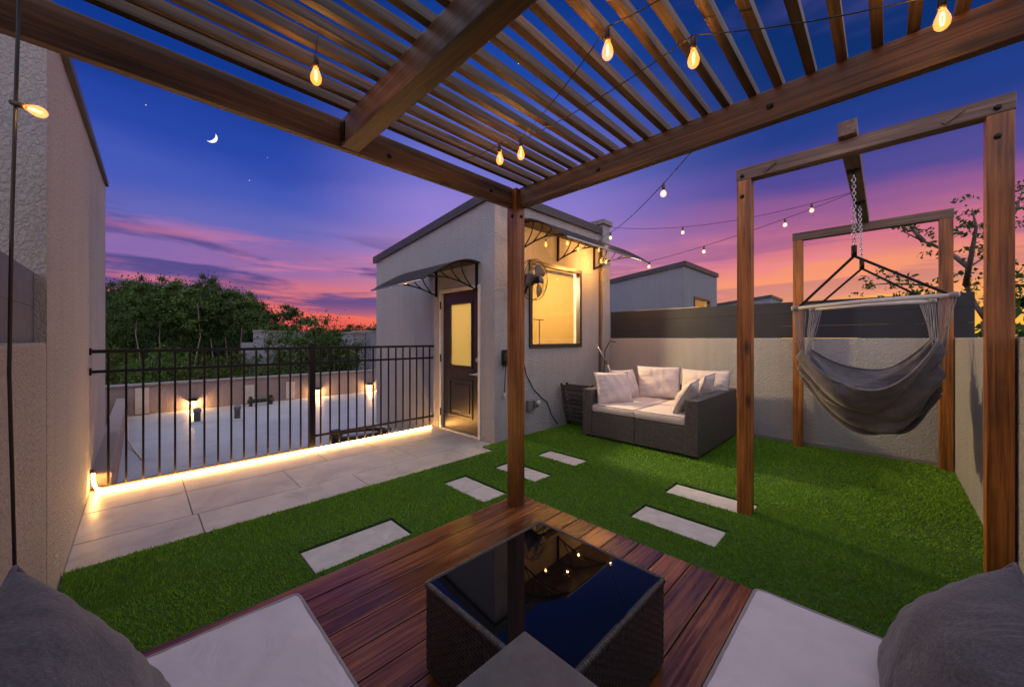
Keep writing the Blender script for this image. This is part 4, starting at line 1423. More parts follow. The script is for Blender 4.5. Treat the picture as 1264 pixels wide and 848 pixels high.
def bulb(par, top, big=True, axis=(0, 0, 1), power=1.0, scale=1.0, mat=None, col=(1.0, 0.48, 0.14)):
    ax = Vector(axis).normalized()
    top = Vector(top)
    base = top - ax * 0.045 * scale
    pr = [(r * scale, h * scale) for r, h in bulb_profile(big)]
    g = MB().lathe(pr, base, ax, 14).build('bulb', mat or (AMBER if big else CLEARB), par, origin=base)
    MB().lathe([(0.004 * scale, 0.005), (0.011 * scale, 0), (0.0125 * scale, -0.03 * scale), (0.012 * scale, -0.048 * scale)], top, ax, 12).build('socket', BRASS, g)
    f = MB()
    if big:
        for s in (-1, 1):
            u = ax.orthogonal().normalized() * 0.007 * s * scale
            f.tube([base - ax * 0.018 * scale + u * 0.4, base - ax * 0.035 * scale + u, base - ax * 0.062 * scale + u * 0.6], 0.0022 * scale, 6)
    else:
        f.lathe([(0.003, -0.014 * scale), (0.010 * scale, -0.026 * scale), (0.010 * scale, -0.036 * scale), (0.003, -0.044 * scale)], base, ax, 10)
    f.build('filament', FILA if big else FILAW, g)
    lamp('bulb_light', -ax * 0.045 * scale, power, col, 0.006 * scale, g)
    return g


def catenary(A, B, sag, n=24):
    A, B = Vector(A), Vector(B)
    return [A.lerp(B, i / n) - Vector((0, 0, sag * 4 * (i / n) * (1 - i / n))) for i in range(n + 1)]


def on_curve(pts, f):
    k = f * (len(pts) - 1)
    i = min(len(pts) - 2, int(k))
    return pts[i].lerp(pts[i + 1], k - i)


# under the pergola: bulbs seen at these photo positions, hung a little below the slats
zb = 2.33                      # wire height
GS = 'strings of bulbs over the terrace'
def hang(px, py, z):           # point on the ray of a photo pixel at height z
    d = F * (z - H) / (418.0 - py)
    return Vector((0.70711 * (d + (px - 632) * d / F), 0.70711 * (d - (px - 632) * d / F), z))


s1 = thing('string_lights', 'string of amber filament bulbs looped under the pergola slats', 'string lights', (1, 1, 2.3), GS)
bA = [hang(390, 103, 2.215), hang(617, 202, 2.20), hang(643, 196, 2.215), hang(750, 72, 2.23), hang(856, 82, 2.22), hang(1163, 35, 2.22)]
for p in bA:
    bulb(s1, p + Vector((0, 0, 0.095)), True, power=1.8, scale=0.8)
top = lambda p: p + Vector((0, 0, 0.105))
def link(a, b, sag=0.02):
    MB().tube(catenary(a, b, sag, 10), 0.0022, 5).build('wire', CABLE, s1)
link(top(bA[0]), top(bA[0]) + Vector((0.01, 0.01, 0.10)), 0.0)
link(Vector((1.35, 1.78, 2.37)), top(bA[1]))
link(top(bA[1]), top(bA[2]), 0.005)
link(top(bA[2]), top(bA[3]))
link(top(bA[3]), Vector((1.15, 0.25, 2.37)))
link(top(bA[2]) + Vector((0.06, 0, 0.03)), top(bA[4]))
link(top(bA[4]), top(bA[5]))
link(top(bA[5]), Vector((1.9, -0.6, 2.36)))

# string across to the stair tower
s2 = thing('string_lights', 'string of pale bulbs running from the pergola beam to the tower pillar', 'string lights', (3, 2, 2.5), GS)
pts = catenary((PX + 0.04, 0.51, 2.40), (5.40, 3.30, 2.98), 0.10)
MB().tube(pts, 0.0035, 5).build('wire', CABLE, s2)
for f in (0.24, 0.80):
    bulb(s2, on_curve(pts, f) - Vector((0, 0, 0.003)), False, power=1.2, col=(1, .62, .35), scale=0.95)

s3 = thing('string_lights', 'upper string of pale bulbs from the tower pillar to the swing frame cross beam', 'string lights', (5, 2, 2.7), GS)
pts3 = catenary((5.60, 3.30, 3.18), (5.62, 0.26, 2.93), 0.16)
MB().tube(pts3, 0.0035, 5).build('wire', CABLE, s3)
for f in (0.40, 0.885):
    bulb(s3, on_curve(pts3, f) - Vector((0, 0, 0.003)), False, power=1.2, col=(1, .62, .35), scale=1.0)
s4 = thing('string_lights', 'lower string of pale bulbs from the window awning tip to the swing frame', 'string lights', (5, 2, 2.5), GS)
pts4 = catenary((5.5, 2.58, 2.47), (5.60, 0.24, 2.92), 0.05)
MB().tube(pts4, 0.0035, 5).build('wire', CABLE, s4)
for f in (0.015, 0.345, 0.735):
    bulb(s4, on_curve(pts4, f) - Vector((0, 0, 0.003)), False, power=1.2, col=(1, .62, .35), scale=0.95)
# bulbs under the window awning
s5 = thing('string_lights', 'cluster of amber bulbs draped under the long window awning', 'string lights', (4.5, 3.0, 2.5), GS)
cl = [(3.66, 3.05, 2.56, 1.2), (3.86, 2.86, 2.58, 1.6), (4.30, 3.0, 2.60, 1.0), (4.98, 3.10, 2.72, 1.0), (4.88, 3.0, 2.52, 4.5), (5.16, 3.08, 2.56, 5.5)]
cl2 = []
for (x, y, z, p) in cl:
    bulb(s5, (x, y, z), True, power=p * 5.5, scale=0.75, col=(1, 0.42, 0.10))
    cl2.append(Vector((x, y, z + 0.004)))
w5 = MB()
for a, b in zip(cl2[:-1], cl2[1:]):
    w5.tube(catenary(a, b, -0.03, 10), 0.003, 5)
w5.tube([cl2[-1], Vector((5.45, 3.28, 2.9))], 0.003, 5)
w5.build('wire', CABLE, s5)
# loose cable with one bulb by the tall tower
s6 = thing('string_lights', 'single amber bulb sticking out from a black cable hanging by the parapet', 'string lights', (-0.2, 1.8, 1.8), GS)
wx = Vector((-0.262, 1.79, 0))
MB().tube([(-0.25, 1.80, 2.30), (-0.256, 1.80, 2.0), (-0.262, 1.79, 1.6), (-0.266, 1.79, 1.2), (-0.258, 1.785, 0.8), (-0.252, 1.78, 0.45), (-0.25, 1.78, 0.12)], 0.0045, 6).build('wire', CABLE, s6)
bulb(s6, (-0.262, 1.79, 1.985), True, axis=(-0.80, 0.52, 0.30), power=0.5, scale=0.68)

# ------------------------------------------------------------------ things on and by the window wall
fan = thing('wall_fan', 'black wire cage fan mounted on the wall beside the lit window', 'fan', (3.52, AY, 2.04))
fc = Vector((3.53, 3.10, 2.04))
ax = Vector((0.12, -1, -0.08)).normalized()
u = ax.cross(Vector((0, 0, 1))).normalized()
vv = u.cross(ax)
cg = MB()
for (rr, off) in ((0.255, 0.0), (0.255, -0.06), (0.17, 0.055), (0.06, 0.075)):
    cg.tube([fc + ax * off + (u * math.cos(a) + vv * math.sin(a)) * rr for a in np.linspace(0, 2 * PI, 41)[:-1]], 0.004 if rr > .2 else 0.0025, 5, closed=True)
for k in range(44):
    a = 2 * PI * k / 44
    e = u * math.cos(a) + vv * math.sin(a)
    cg.tube([fc + ax * 0.075 + e * 0.06, fc + ax * 0.055 + e * 0.17, fc + ax * 0.01 + e * 0.25, fc - ax * 0.06 + e * 0.25, fc - ax * 0.10 + e * 0.09], 0.0014, 4)
cg.build('cage', BLACKM, fan)
bl = MB()
for k in range(3):
    a0 = 2 * PI * k / 3
    vs, fs = [], []
    for i in range(7):
        f = i / 6
        for j in range(5):
            g = j / 4 - 0.5
            rr = 0.05 + 0.165 * f
            a = a0 + g * 1.25 * (0.5 + 0.5 * math.sin(PI * (0.25 + 0.6 * f)))
            vs.append(fc + ax * (0.03 * g * 1.6) + (u * math.cos(a) + vv * math.sin(a)) * rr)
    for i in range(6):
        for j in range(4):
            fs.append((i * 5 + j, (i + 1) * 5 + j, (i + 1) * 5 + j + 1, i * 5 + j + 1))
    bl.add(vs, fs, True)
b_ = bl.build('blades', GREYPL, fan)
md = b_.modifiers.new('thick', 'SOLIDIFY'); md.thickness = 0.004
MB().lathe([(0.02, 0.05), (0.045, 0.04), (0.05, 0.0), (0.05, -0.04), (0.075, -0.06), (0.08, -0.14), (0.06, -0.19), (0.02, -0.2)], fc, ax, 18).build('motor', BLACKM, fan)
MB().lathe([(0.008, 0.074), (0.05, 0.078), (0.05, 0.084), (0.01, 0.09)], fc, ax, 18).build('hub', GREYPL, fan)
mt = MB()
mt.box(3.44, 3.56, AY - 0.03, AY - 0.001, 1.83, 2.06, 0.006)
mt.tube([(3.50, AY - 0.03, 1.90), (3.50, 3.27, 1.88), (3.51, 3.24, 1.96), (3.52, 3.22, 2.03)], 0.018, 8)
mt.build('wall_mount', BLACKM, fan)
cd = MB().tube([(3.52, AY - 0.012, 1.83), (3.55, AY - 0.008, 1.5), (3.58, AY - 0.008, 1.1), (3.66, AY - 0.008, 0.82), (3.80, AY - 0.008, 0.62), (3.98, AY - 0.008, 0.47), (4.10, AY - 0.008, 0.40), (4.2, AY - 0.008, 0.2), (4.34, AY - 0.01, 0.05)], 0.0065, 6).build('power_cord', CABLE, fan)

bx = thing('wall_box', 'round black wall box with a short dangling plug by the tower corner', 'wall box', (3.27, AY, 1.07))
MB().box(3.21, 3.33, AY - 0.03, AY - 0.001, 0.96, 1.16, 0.008).build('back_plate', RUBBER, bx)
MB().lathe([(0.085, 0), (0.09, 0.03), (0.085, 0.07), (0.05, 0.085)], (3.275, AY - 0.03, 1.06), (0.15, -1, 0.0), 20).build('cover', RUBBER, bx)
cp = MB().tube([(3.24, AY - 0.05, 0.97), (3.238, AY - 0.04, 0.8), (3.236, AY - 0.03, 0.62)], 0.006, 6).build('cord', CABLE, bx)
MB().lathe([(0.012, 0), (0.016, -0.02), (0.016, -0.06), (0.009, -0.08)], (3.236, AY - 0.03, 0.62), n=10).build('plug', PALE, cp)
ob = thing('power_outlet', 'grey weatherproof power outlet low on the wall under the window', 'outlet', (3.74, AY, 0.42))
MB().box(3.66, 3.76, AY - 0.05, AY - 0.001, 0.33, 0.47, 0.01).build('housing', GREYPL, ob)
MB().box(3.775, 3.86, AY - 0.07, AY - 0.001, 0.36, 0.47, 0.02).build('flap_cover', GREYPL, ob)
MB().lathe([(0.03, 0), (0.034, 0.03), (0.02, 0.04)], (3.815, AY - 0.071, 0.43), (0, -1, 0), 12).build('plug', PALE, ob)

# folded chairs leaning on the wall beside the sofa
for k, lab in enumerate(('folded slatted chair leaning on the tower wall, outermost of the two', 'folded slatted chair wedged against the wicker sofa arm, inner of the two')):
    x = 4.36 + k * 0.13
    fcx = thing('folding_chair', lab, 'folding chair', (x, 3.1, 0.03), 'folded chairs beside the sofa')
    for off, L in ((0.0, 0.62), (0.045, 0.56)):
        fm = MB()
        A = lambda y, s: (x + off + 0.17 * (1 - s), y, 0.03 + L * s)
        for yv in (2.90, 3.34):
            fm.obox(A(yv, 0), A(yv, 1), 0.022, 0.03, bev=0.003)
        for s in (0.1, 0.95):
            fm.obox(A(2.90, s), A(3.34, s), 0.025, 0.02)
        fm.build('frame', SLING, fcx)
    sm = MB()
    for s in np.linspace(0.15, 0.9, 8):
        a = Vector((x + 0.17 * (1 - s) - 0.018, 2.905, 0.03 + 0.62 * s))
        sm.obox(a, a + Vector((0, 0.43, 0)), 0.012, 0.05, up=(-0.27, 0, 1))
    sm.build('slats', OLDWOOD, fcx)
pm = thing('metal_pole', 'thin jointed metal pole leaning in the corner behind the sofa', 'pole', (5.5, 3.0, 0))
MB().tube([(5.24, 3.30, 1.20), (5.36, 3.16, 0.86)], 0.012, 8).build('upper_tube', STEEL, pm)
MB().tube([(5.352, 3.17, 0.88), (5.55, 2.94, 0.03)], 0.017, 8).build('lower_tube', STEEL, pm)
hcab = MB().tube([(5.70, 3.22, 1.24), (5.60, 3.27, 1.26), (5.50, 3.30, 1.10), (5.47, 3.31, 0.7), (5.48, 3.30, 0.3), (5.47, 3.2, 0.04)], 0.008, 6).build('garden_cable', CABLE, origin=(5.5, 3.3, 0))
tag(hcab, 'black cable looping down the wall corner behind the sofa', 'cable')

# ------------------------------------------------------------------ background: trees, buildings


def blob_crown(n_clumps, rx, rz, leaf, per, seed, zc, droop=0.0, shell=0.55, flat=0.7):
    r = np.random.default_rng(seed)
    vs = []
    cl = []
    while len(cl) < n_clumps:
        p = r.uniform(-1, 1, 3)
        q = np.linalg.norm(p)
        if shell < q < 1 or (q <= shell and r.random() < 0.15):
            cl.append(p * np.array([rx, rx, rz]) * r.uniform(0.8, 1.08))
    n = n_clumps * per
    c = np.repeat(np.array(cl), per, 0)
    rad = np.repeat(r.uniform(0.14, 0.30, n_clumps), per) * (rx + rz) * 0.5
    d = r.normal(0, 1, (n, 3))
    d /= np.linalg.norm(d, axis=1)[:, None]
    pos = c + d * (rad * np.abs(r.normal(0, 0.62, n)))[:, None] * np.array([1.25, 1.25, flat])
    pos[:, 2] += zc
    nrm = d + r.normal(0, 0.7, (n, 3)) + np.array([0, 0, 0.5])
    nrm /= np.linalg.norm(nrm, axis=1)[:, None]
    a = np.cross(nrm, r.normal(0, 1, (n, 3)))
    a /= np.linalg.norm(a, axis=1)[:, None]
    b = np.cross(nrm, a)
    s = leaf * r.uniform(0.5, 1.3, n)[:, None]
    v = np.stack([pos - a * s, pos - b * s * 0.5, pos + a * s, pos + b * s * 0.5], 1)
    return v.reshape(-1, 3), n


def leaf_mesh(name, v, n, mat):
    me = bpy.data.meshes.new(name)
    me.vertices.add(n * 4)
    me.vertices.foreach_set('co', v.reshape(-1))
    me.loops.add(n * 4)
    me.loops.foreach_set('vertex_index', np.arange(n * 4, dtype=np.int32))
    me.polygons.add(n)
    me.polygons.foreach_set('loop_start', np.arange(0, n * 4, 4, dtype=np.int32))
    me.update(calc_edges=True)
    me.materials.append(mat)
    return me


def limbs(mb, base, top, r0, n, seed, spread, zlo):
    rr = random.Random(seed)
    for k in range(n):
        f = rr.uniform(zlo, 0.95)
        p = Vector(base).lerp(Vector(top), f)
        a = rr.uniform(0, 2 * PI)
        L = spread * rr.uniform(0.5, 1.0)
        q = p + Vector((math.cos(a) * L, math.sin(a) * L, L * rr.uniform(0.2, 0.8)))
        mb.tube([p, p.lerp(q, .5) + Vector((0, 0, -0.05 * L)), q], [r0 * 0.4, r0 * 0.25, r0 * 0.08], 5)


def make_tree(name, h, rx, rz, cl, leaf, per, seed, lmat, bmat, trunk_r, zc=None):
    """at origin; returns root"""
    zc = zc if zc else h - rz
    root = thing(name, None, None)
    t = MB()
    rr = random.Random(seed)
    pts = [(rr.uniform(-.15, .15) * i / 3, rr.uniform(-.15, .15) * i / 3, h * 0.93 * i / 6) for i in range(7)]
    t.tube(pts, [trunk_r * (1 - 0.8 * i / 6) for i in range(7)], 7)
    limbs(t, pts[0], pts[-1], trunk_r * 0.6, 0 if rx < 1.3 else 8, seed, rx * 0.55, max(0.2, (zc - rz * 0.6) / h))
    t.build('trunk', bmat, root)
    v, n = blob_crown(cl, rx, rz, leaf, per, seed, zc)
    c = bpy.data.objects.new('crown', leaf_mesh('crown', v, n, lmat))
    COL.objects.link(c)
    c.parent = root
    return root


GZ = -9.0


def place(root, x, y, label, cat, group, s=1.0, rot=0.0, z=GZ, sz=None):
    root.location = (x, y, z)
    root.scale = (s, s, sz or s)
    root.rotation_euler = (0, 0, rot)
    return tag(root, label, cat, group)


def place_px(root, px, topy, d, h, label, cat, group, wide=1.0):
    lat = (px - 632.0) * d / F
    z = H + (418.0 - topy) * d / F
    sz = (z - GZ) / h
    place(root, 0.70711 * (d + lat), 0.70711 * (d - lat), label, cat, group, wide, random.uniform(0, 6.28), GZ, sz)


protoA = make_tree('forest_tree', 14.0, 2.4, 4.4, 150, 0.13, 190, 3, LEAFD, BARK, 0.2)
protoB = make_tree('forest_tree', 14.0, 2.1, 3.6, 125, 0.13, 190, 5, LEAFM, BARK, 0.18)
protoC = make_tree('forest_tree', 14.0, 2.7, 5.2, 160, 0.13, 190, 8, LEAFD, BARK, 0.2)
used = set()
FT = 'trees of the wood beyond the flat roof'


def forest(items, protos, dist, label, w0, w1):
    for k, (px, ty) in enumerate(items):
        pr = protos[k % len(protos)]
        o = pr if pr.name not in used else copy_tree(pr)
        used.add(pr.name)
        place_px(o, px, ty, dist(k), 14.0, label, 'tree', FT, random.uniform(w0, w1))


outline = [(104, 346), (120, 350), (134, 343), (150, 350), (163, 344), (176, 337), (190, 346), (208, 341), (222, 350), (238, 346), (256, 338), (270, 345), (288, 354), (302, 358), (314, 362), (324, 384), (334, 402)]
forest(outline, (protoA, protoB, protoC), lambda k: 32 + (k * 7 % 9), 'tall dark green tree in the wood, its crown on the skyline', 0.55, 0.75)
mid = [(112, 372), (128, 378), (146, 370), (164, 384), (184, 374), (206, 386), (230, 376), (252, 388), (272, 378), (292, 382), (308, 388), (320, 402), (140, 400), (172, 398), (212, 404), (254, 402), (290, 404)]
forest(mid, (protoB, protoC, protoA), lambda k: 26 + (k * 5 % 6), 'dark green tree inside the wood, below the skyline', 0.45, 0.62)
protoE = make_tree('pine_tree', 14.0, 1.2, 1.5, 34, 0.12, 130, 31, LEAFM, PALEBARK, 0.10)
forest([(172, 352), (200, 362), (222, 350), (243, 356), (262, 366), (281, 360), (300, 372)], (protoE,), lambda k: 23.5 + k % 3, 'slim pine with bare pale trunk at the front of the wood', 0.75, 1.0)
protoD = make_tree('forest_tree', 14.0, 3.0, 3.6, 100, 0.12, 130, 12, LEAFY, BARK, 0.2)
protoF = make_tree('forest_tree', 14.0, 2.8, 3.2, 90, 0.12, 130, 14, LEAFM, BARK, 0.2)
forest([(118, 415), (140, 428), (163, 436), (186, 424), (208, 440), (230, 432), (252, 442), (276, 432), (300, 438), (318, 446)], (protoD, protoF), lambda k: 19 + k % 3, 'low yellowish green leafy tree at the front of the wood', 0.42, 0.58)
# the broad tree and the slim dark tree right of the wood
bt = make_tree('broadleaf_tree', 12.0, 3.3, 3.4, 150, 0.10, 170, 17, LEAFM, BARK, 0.22)
place_px(bt, 378, 386, 19, 12.0, 'broad bushy green tree behind the railing, right of the wood', 'tree', 'trees behind the flat roof', 0.66)
bt2 = make_tree('broadleaf_tree', 12.0, 2.8, 3.0, 120, 0.10, 170, 19, LEAFM, BARK, 0.2)
place_px(bt2, 412, 405, 18, 12.0, 'lower round green tree beside the grey far blocks', 'tree', 'trees behind the flat roof', 0.6)
stt = make_tree('slender_tree', 14.0, 1.1, 2.6, 40, 0.12, 130, 23, LEAFD, BARK, 0.14)
place_px(stt, 352, 366, 26, 14.0, 'slim dark tree rising above the broad bushy tree', 'tree', 'trees behind the flat roof', 1.0)
for k, (px, ty) in enumerate([(402, 402), (425, 398), (440, 399), (455, 402), (466, 398), (392, 408), (418, 407), (434, 406), (448, 409), (460, 408), (340, 402), (346, 396)]):
    o = copy_tree(protoC)
    place_px(o, px, ty, 44 + 2.2 * (k % 5), 14.0, 'distant green tree on the skyline left of the stair tower', 'tree', 'far trees by the stair tower', 1.0)

# far grey blocks of the next row of houses
def block(label, px0, px1, ty, d, step=True, dep=5.0):
    a, b = at(px0, ty, d), at(px1, ty, d)
    r = thing('house_block', label, 'building', (a.x, a.y, GZ), 'far grey house blocks')
    z1 = a.z
    u = (b - a); u.z = 0
    L = u.length
    u.normalize()
    n = Vector((-u.y, u.x, 0))
    w = MB()
    def pr(s0, s1, zz):
        P = [a + u * s0, a + u * s1, a + u * s1 + n * dep, a + u * s0 + n * dep]
        w.prism([(p.x, p.y) for p in P], 'Z', GZ, zz)
    if step:
        pr(0, L * 0.45, z1 - 0.028 * d)
        pr(L * 0.45 + 0.01, L, z1)
    else:
        pr(0, L, z1)
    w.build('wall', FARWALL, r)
    c = MB()
    s0, s1 = (L * 0.45, L) if step else (0, L)
    P = [a + u * s0 - n * 0.05, a + u * (s1 + 0.05) - n * 0.05, a + u * (s1 + 0.05) + n * dep, a + u * s0 + n * dep]
    c.prism([(p.x, p.y) for p in P], 'Z', z1 + 0.004, z1 + 0.12)
    c.build('coping', CAPSTONE, r)
    if not step:
        q = MB()
        p = a + u * (L * 0.35) - n * 0.03
        q.obox(p + Vector((0, 0, -1.1)), p + u * (L * 0.4) + Vector((0, 0, -1.1)), 0.05, 0.8)
        q.build('window', COPING, r)
    return r


block('stepped grey house block between the wood and the broad tree', 298, 330, 410, 22, True)
block('pale grey house block half behind the lower round tree', 418, 436, 412, 24, False)
block('grey house block with dark window against the stair tower edge', 434, 458, 410, 26, False)
block('low grey house block touching the stair tower edge', 452, 480, 417, 28, False)

# trees beyond the parapet on the swing side
rt = thing('sparse_tree', 'sparse crooked tree spreading thin leafy branches beyond the slat fence', 'tree', (8.6, -0.9, GZ))
tk = MB()
base = Vector((8.6, -0.9, GZ))
P0 = at(1222, 418, 5.4); P0.z = 0.6
tr = [Vector((P0.x, P0.y, GZ)), Vector((P0.x, P0.y, -3)), at(1226, 440, 5.4), at(1218, 396, 5.4)]
tk.tube(tr, [0.14, 0.11, 0.07, 0.06], 8)
D = 5.4
br = {
    'a': [at(1218, 396, D), at(1205, 378, D), at(1192, 352, D), at(1196, 330, D - .2), at(1215, 318, D - .2), at(1235, 305, D)],
    'b': [at(1205, 378, D), at(1185, 372, D + .3), at(1165, 358, D + .5), at(1140, 352, D + .7), at(1100, 350, D + .9), at(1070, 352, D + 1)],
    'c': [at(1196, 330, D), at(1170, 310, D + .3), at(1140, 298, D + .4), at(1115, 286, D + .5)],
    'd': [at(1192, 352, D), at(1200, 310, D - .4), at(1205, 280, D - .5), at(1200, 258, D - .5)],
    'e': [at(1218, 396, D), at(1236, 372, D - .2), at(1250, 345, D - .2), at(1262, 330, D - .2)],
    'f': [at(1215, 318, D), at(1240, 285, D), at(1255, 258, D), at(1262, 235, D)],
    'g': [at(1140, 298, D + .4), at(1128, 285, D + .4), at(1118, 272, D + .5)],
}
for k, pts in br.items():
    tk.tube(pts, [0.035 * (1 - 0.82 * i / (len(pts) - 1)) for i in range(len(pts))], 6)
tk.build('trunk', BARK, rt)
r = np.random.default_rng(44)
tips = []
for k, (dens, spread) in {'a': (10, .22), 'b': (24, .2), 'c': (9, .16), 'd': (14, .2), 'e': (22, .26), 'f': (20, .22), 'g': (5, .13)}.items():
    pts = br[k]
    for q in range(dens):
        f = r.uniform(0.35, 1.0)
        tips.append((on_curve(pts, f) + Vector(r.normal(0, spread * 0.55, 3)), 14))
pos = []
for p, n in tips:
    pos += [np.array(p) + r.normal(0, 0.05, 3) * np.array([1, 1, .6]) for _ in range(n)]
pos = np.array(pos)
n = len(pos)
nr = r.normal(0, 1, (n, 3)); nr /= np.linalg.norm(nr, axis=1)[:, None]
a = np.cross(nr, r.normal(0, 1, (n, 3))); a /= np.linalg.norm(a, axis=1)[:, None]
b = np.cross(nr, a)
s = 0.034 * r.uniform(0.6, 1.3, n)[:, None]
v = np.stack([pos - a * s, pos - b * s * 0.5, pos + a * s, pos + b * s * 0.5], 1)
v = v - np.array([8.6, -0.9, GZ])
c = bpy.data.objects.new('crown', leaf_mesh('crown', v, n, LEAFM)); COL.objects.link(c); c.parent = rt
gt = make_tree('garden_tree', 10.5, 1.9, 2.2, 70, 0.1, 90, 29, LEAFM, BARK, 0.15)
q = at(1290, 350, 6.5)
place(gt, q.x, q.y, 'dense green tree beyond the pale parapet at the edge of view', 'tree', None, 1.0, 0, GZ, (q.z - GZ) / 10.5)
gt2 = copy_tree(gt)
q = at(1120, 352, 12)
place(gt2, q.x, q.y, 'round leafy tree top showing just above the slat fence', 'tree', None, 0.72, 1.0, GZ, (q.z - GZ) / 10.5)

# ------------------------------------------------------------------ sky bodies
mo = at(260, 169, 400)
bm_ = MB()
rad = 5.8
dirm = (mo - Vector((0, 0, H))).normalized()
ux = dirm.cross(Vector((0, 0, 1))).normalized()
uy = ux.cross(dirm)
ang = R(-38)
ux, uy = ux * math.cos(ang) + uy * math.sin(ang), uy * math.cos(ang) - ux * math.sin(ang)
N = 24
vs, fs = [], []
for i in range(N + 1):
    th = -PI / 2 + PI * i / N
    o_ = mo + (ux * math.cos(th) + uy * math.sin(th)) * rad
    n_ = mo + (ux * math.cos(th) * 0.52 + uy * math.sin(th)) * rad
    for dz in (-1.0, 1.0):
        vs += [o_ + dirm * dz * math.cos(th), n_ + dirm * dz * math.cos(th)]
for i in range(N):
    a, b = i * 4, (i + 1) * 4
    fs += [(a, a + 1, b + 1, b), (a + 2, b + 2, b + 3, a + 3), (a, b, b + 2, a + 2), (a + 1, a + 3, b + 3, b + 1)]
tag(bm_.add(vs, fs, True).build('moon', MOONM, origin=mo), 'thin bright crescent moon in the blue sky over the wood', 'moon')
for (px, py, s) in ((180, 130, .9), (308, 223, .75), (640, 79, 1.0), (662, 61, .7), (330, 195, .5), (806, 59, .9), (664, 82, .5), (925, 15, .6)):
    q = at(px, py, 420)
    bm = bmesh.new()
    bmesh.ops.create_icosphere(bm, subdivisions=1, radius=s * 0.6)
    o = MB().bm(bm, Matrix.Translation(q), True).build('star', STARM, origin=q)
    tag(o, 'tiny white star in the evening sky', 'star', 'stars in the evening sky')

# ------------------------------------------------------------------ world
wd = bpy.data.worlds.new('World')
SC.world = wd
wd.use_nodes = True
nt = wd.node_tree
nt.nodes.clear()
out = nt.nodes.new('ShaderNodeOutputWorld')
bg = nt.nodes.new('ShaderNodeBackground')
nt.links.new(bg.outputs[0], out.inputs['Surface'])
tc = nt.nodes.new('ShaderNodeTexCoord')
sp = nt.nodes.new('ShaderNodeSeparateXYZ')
nt.links.new(tc.outputs['Generated'], sp.inputs[0])


def M(op, a, b=None, c=None, clamp=False):
    n = nt.nodes.new('ShaderNodeMath')
    n.operation = op
    n.use_clamp = clamp
    for i, x in enumerate((a, b, c)):
        if x is None: continue
        if isinstance(x, (int, float)): n.inputs[i].default_value = x
        else: nt.links.new(x, n.inputs[i])
    return n.outputs[0]


def MR(x, a, b, c=0.0, d=1.0, smooth=True):
    n = nt.nodes.new('ShaderNodeMapRange')
    n.interpolation_type = 'SMOOTHSTEP' if smooth else 'LINEAR'
    nt.links.new(x, n.inputs['Value'])
    n.inputs['From Min'].default_value = a
    n.inputs['From Max'].default_value = b
    n.inputs['To Min'].default_value = c
    n.inputs['To Max'].default_value = d
    return n.outputs['Result']


X, Y, Z = sp.outputs[0], sp.outputs[1], sp.outputs[2]
elev = M('MULTIPLY', M('ARCSINE', Z), 180 / PI)
hl = M('SQRT', M('ADD', M('MULTIPLY', X, X), M('MULTIPLY', Y, Y)))
sn = M('DIVIDE', M('MULTIPLY', M('SUBTRACT', X, Y), 0.70711), M('MAXIMUM', hl, 0.001))     # sine of the angle to the right of forward
# flat cloud layer coordinates
zz = M('ADD', M('MAXIMUM', Z, 0.0), 0.09)
cb_ = nt.nodes.new('ShaderNodeCombineXYZ')
nt.links.new(M('DIVIDE', X, hl), cb_.inputs[0])
nt.links.new(M('DIVIDE', Y, hl), cb_.inputs[1])
nt.links.new(M('MULTIPLY', elev, 0.085), cb_.inputs[2])


def noise(scale, detail, rough, dist, off=(0, 0, 0), stretch=(1, 1, 1), rot=0.0):
    mp = nt.nodes.new('ShaderNodeMapping')
    mp.inputs['Location'].default_value = off
    mp.inputs['Scale'].default_value = stretch
    mp.inputs['Rotation'].default_value = (0, 0, rot)
    nt.links.new(cb_.outputs[0], mp.inputs['Vector'])
    n = nt.nodes.new('ShaderNodeTexNoise')
    n.inputs['Scale'].default_value = scale
    n.inputs['Detail'].default_value = detail
    n.inputs['Roughness'].default_value = rough
    n.inputs['Distortion'].default_value = dist
    nt.links.new(mp.outputs[0], n.inputs['Vector'])
    return n.outputs['Fac']


nA = noise(1.6, 5, 0.5, 0.4, (3.1, 1.2, 0))
nB = noise(2.2, 6, 0.58, 0.5, (7.7, 4.2, 0.3), (1, 1, 1.6))
nC = noise(2.6, 6, 0.6, 0.5, (1.7, 9.2, 0.7), (1, 1, 2.2))
# wobble the colour bands with the broad noise
ew = M('ADD', elev, M('MULTIPLY', M('SUBTRACT', nA, 0.5), 8.0))


def sky_ramp(stops):
    n = nt.nodes.new('ShaderNodeValToRGB')
    cr = n.color_ramp
    cr.interpolation = 'EASE'
    while len(cr.elements) < len(stops): cr.elements.new(0.5)
    for e, (deg, c) in zip(cr.elements, stops):
        e.position = deg / 60.0
        e.color = lin(*c)
    nt.links.new(M('DIVIDE', ew, 60.0), n.inputs['Fac'])
    return n.outputs['Color']


L_ = sky_ramp([(0, (232, 84, 88)), (3.5, (244, 116, 98)), (6.5, (208, 112, 130)), (9, (150, 106, 166)), (13, (100, 102, 184)), (17, (68, 88, 182)), (22, (40, 70, 168)), (28, (14, 54, 142)), (36, (4, 42, 116)), (48, (1, 32, 92))])
C_ = sky_ramp([(0, (248, 112, 84)), (4, (246, 134, 112)), (8, (214, 128, 150)), (12, (178, 132, 190)), (18, (146, 126, 206)), (24, (110, 112, 202)), (30, (74, 94, 190)), (36, (26, 68, 160)), (45, (4, 46, 122)), (60, (2, 32, 90))])
R_ = sky_ramp([(0, (255, 190, 70)), (4, (255, 178, 84)), (7.5, (246, 150, 112)), (11, (206, 112, 138)), (15, (146, 88, 146)), (19, (76, 68, 148)), (23, (28, 58, 136)), (30, (4, 44, 108)), (45, (1, 32, 86))])


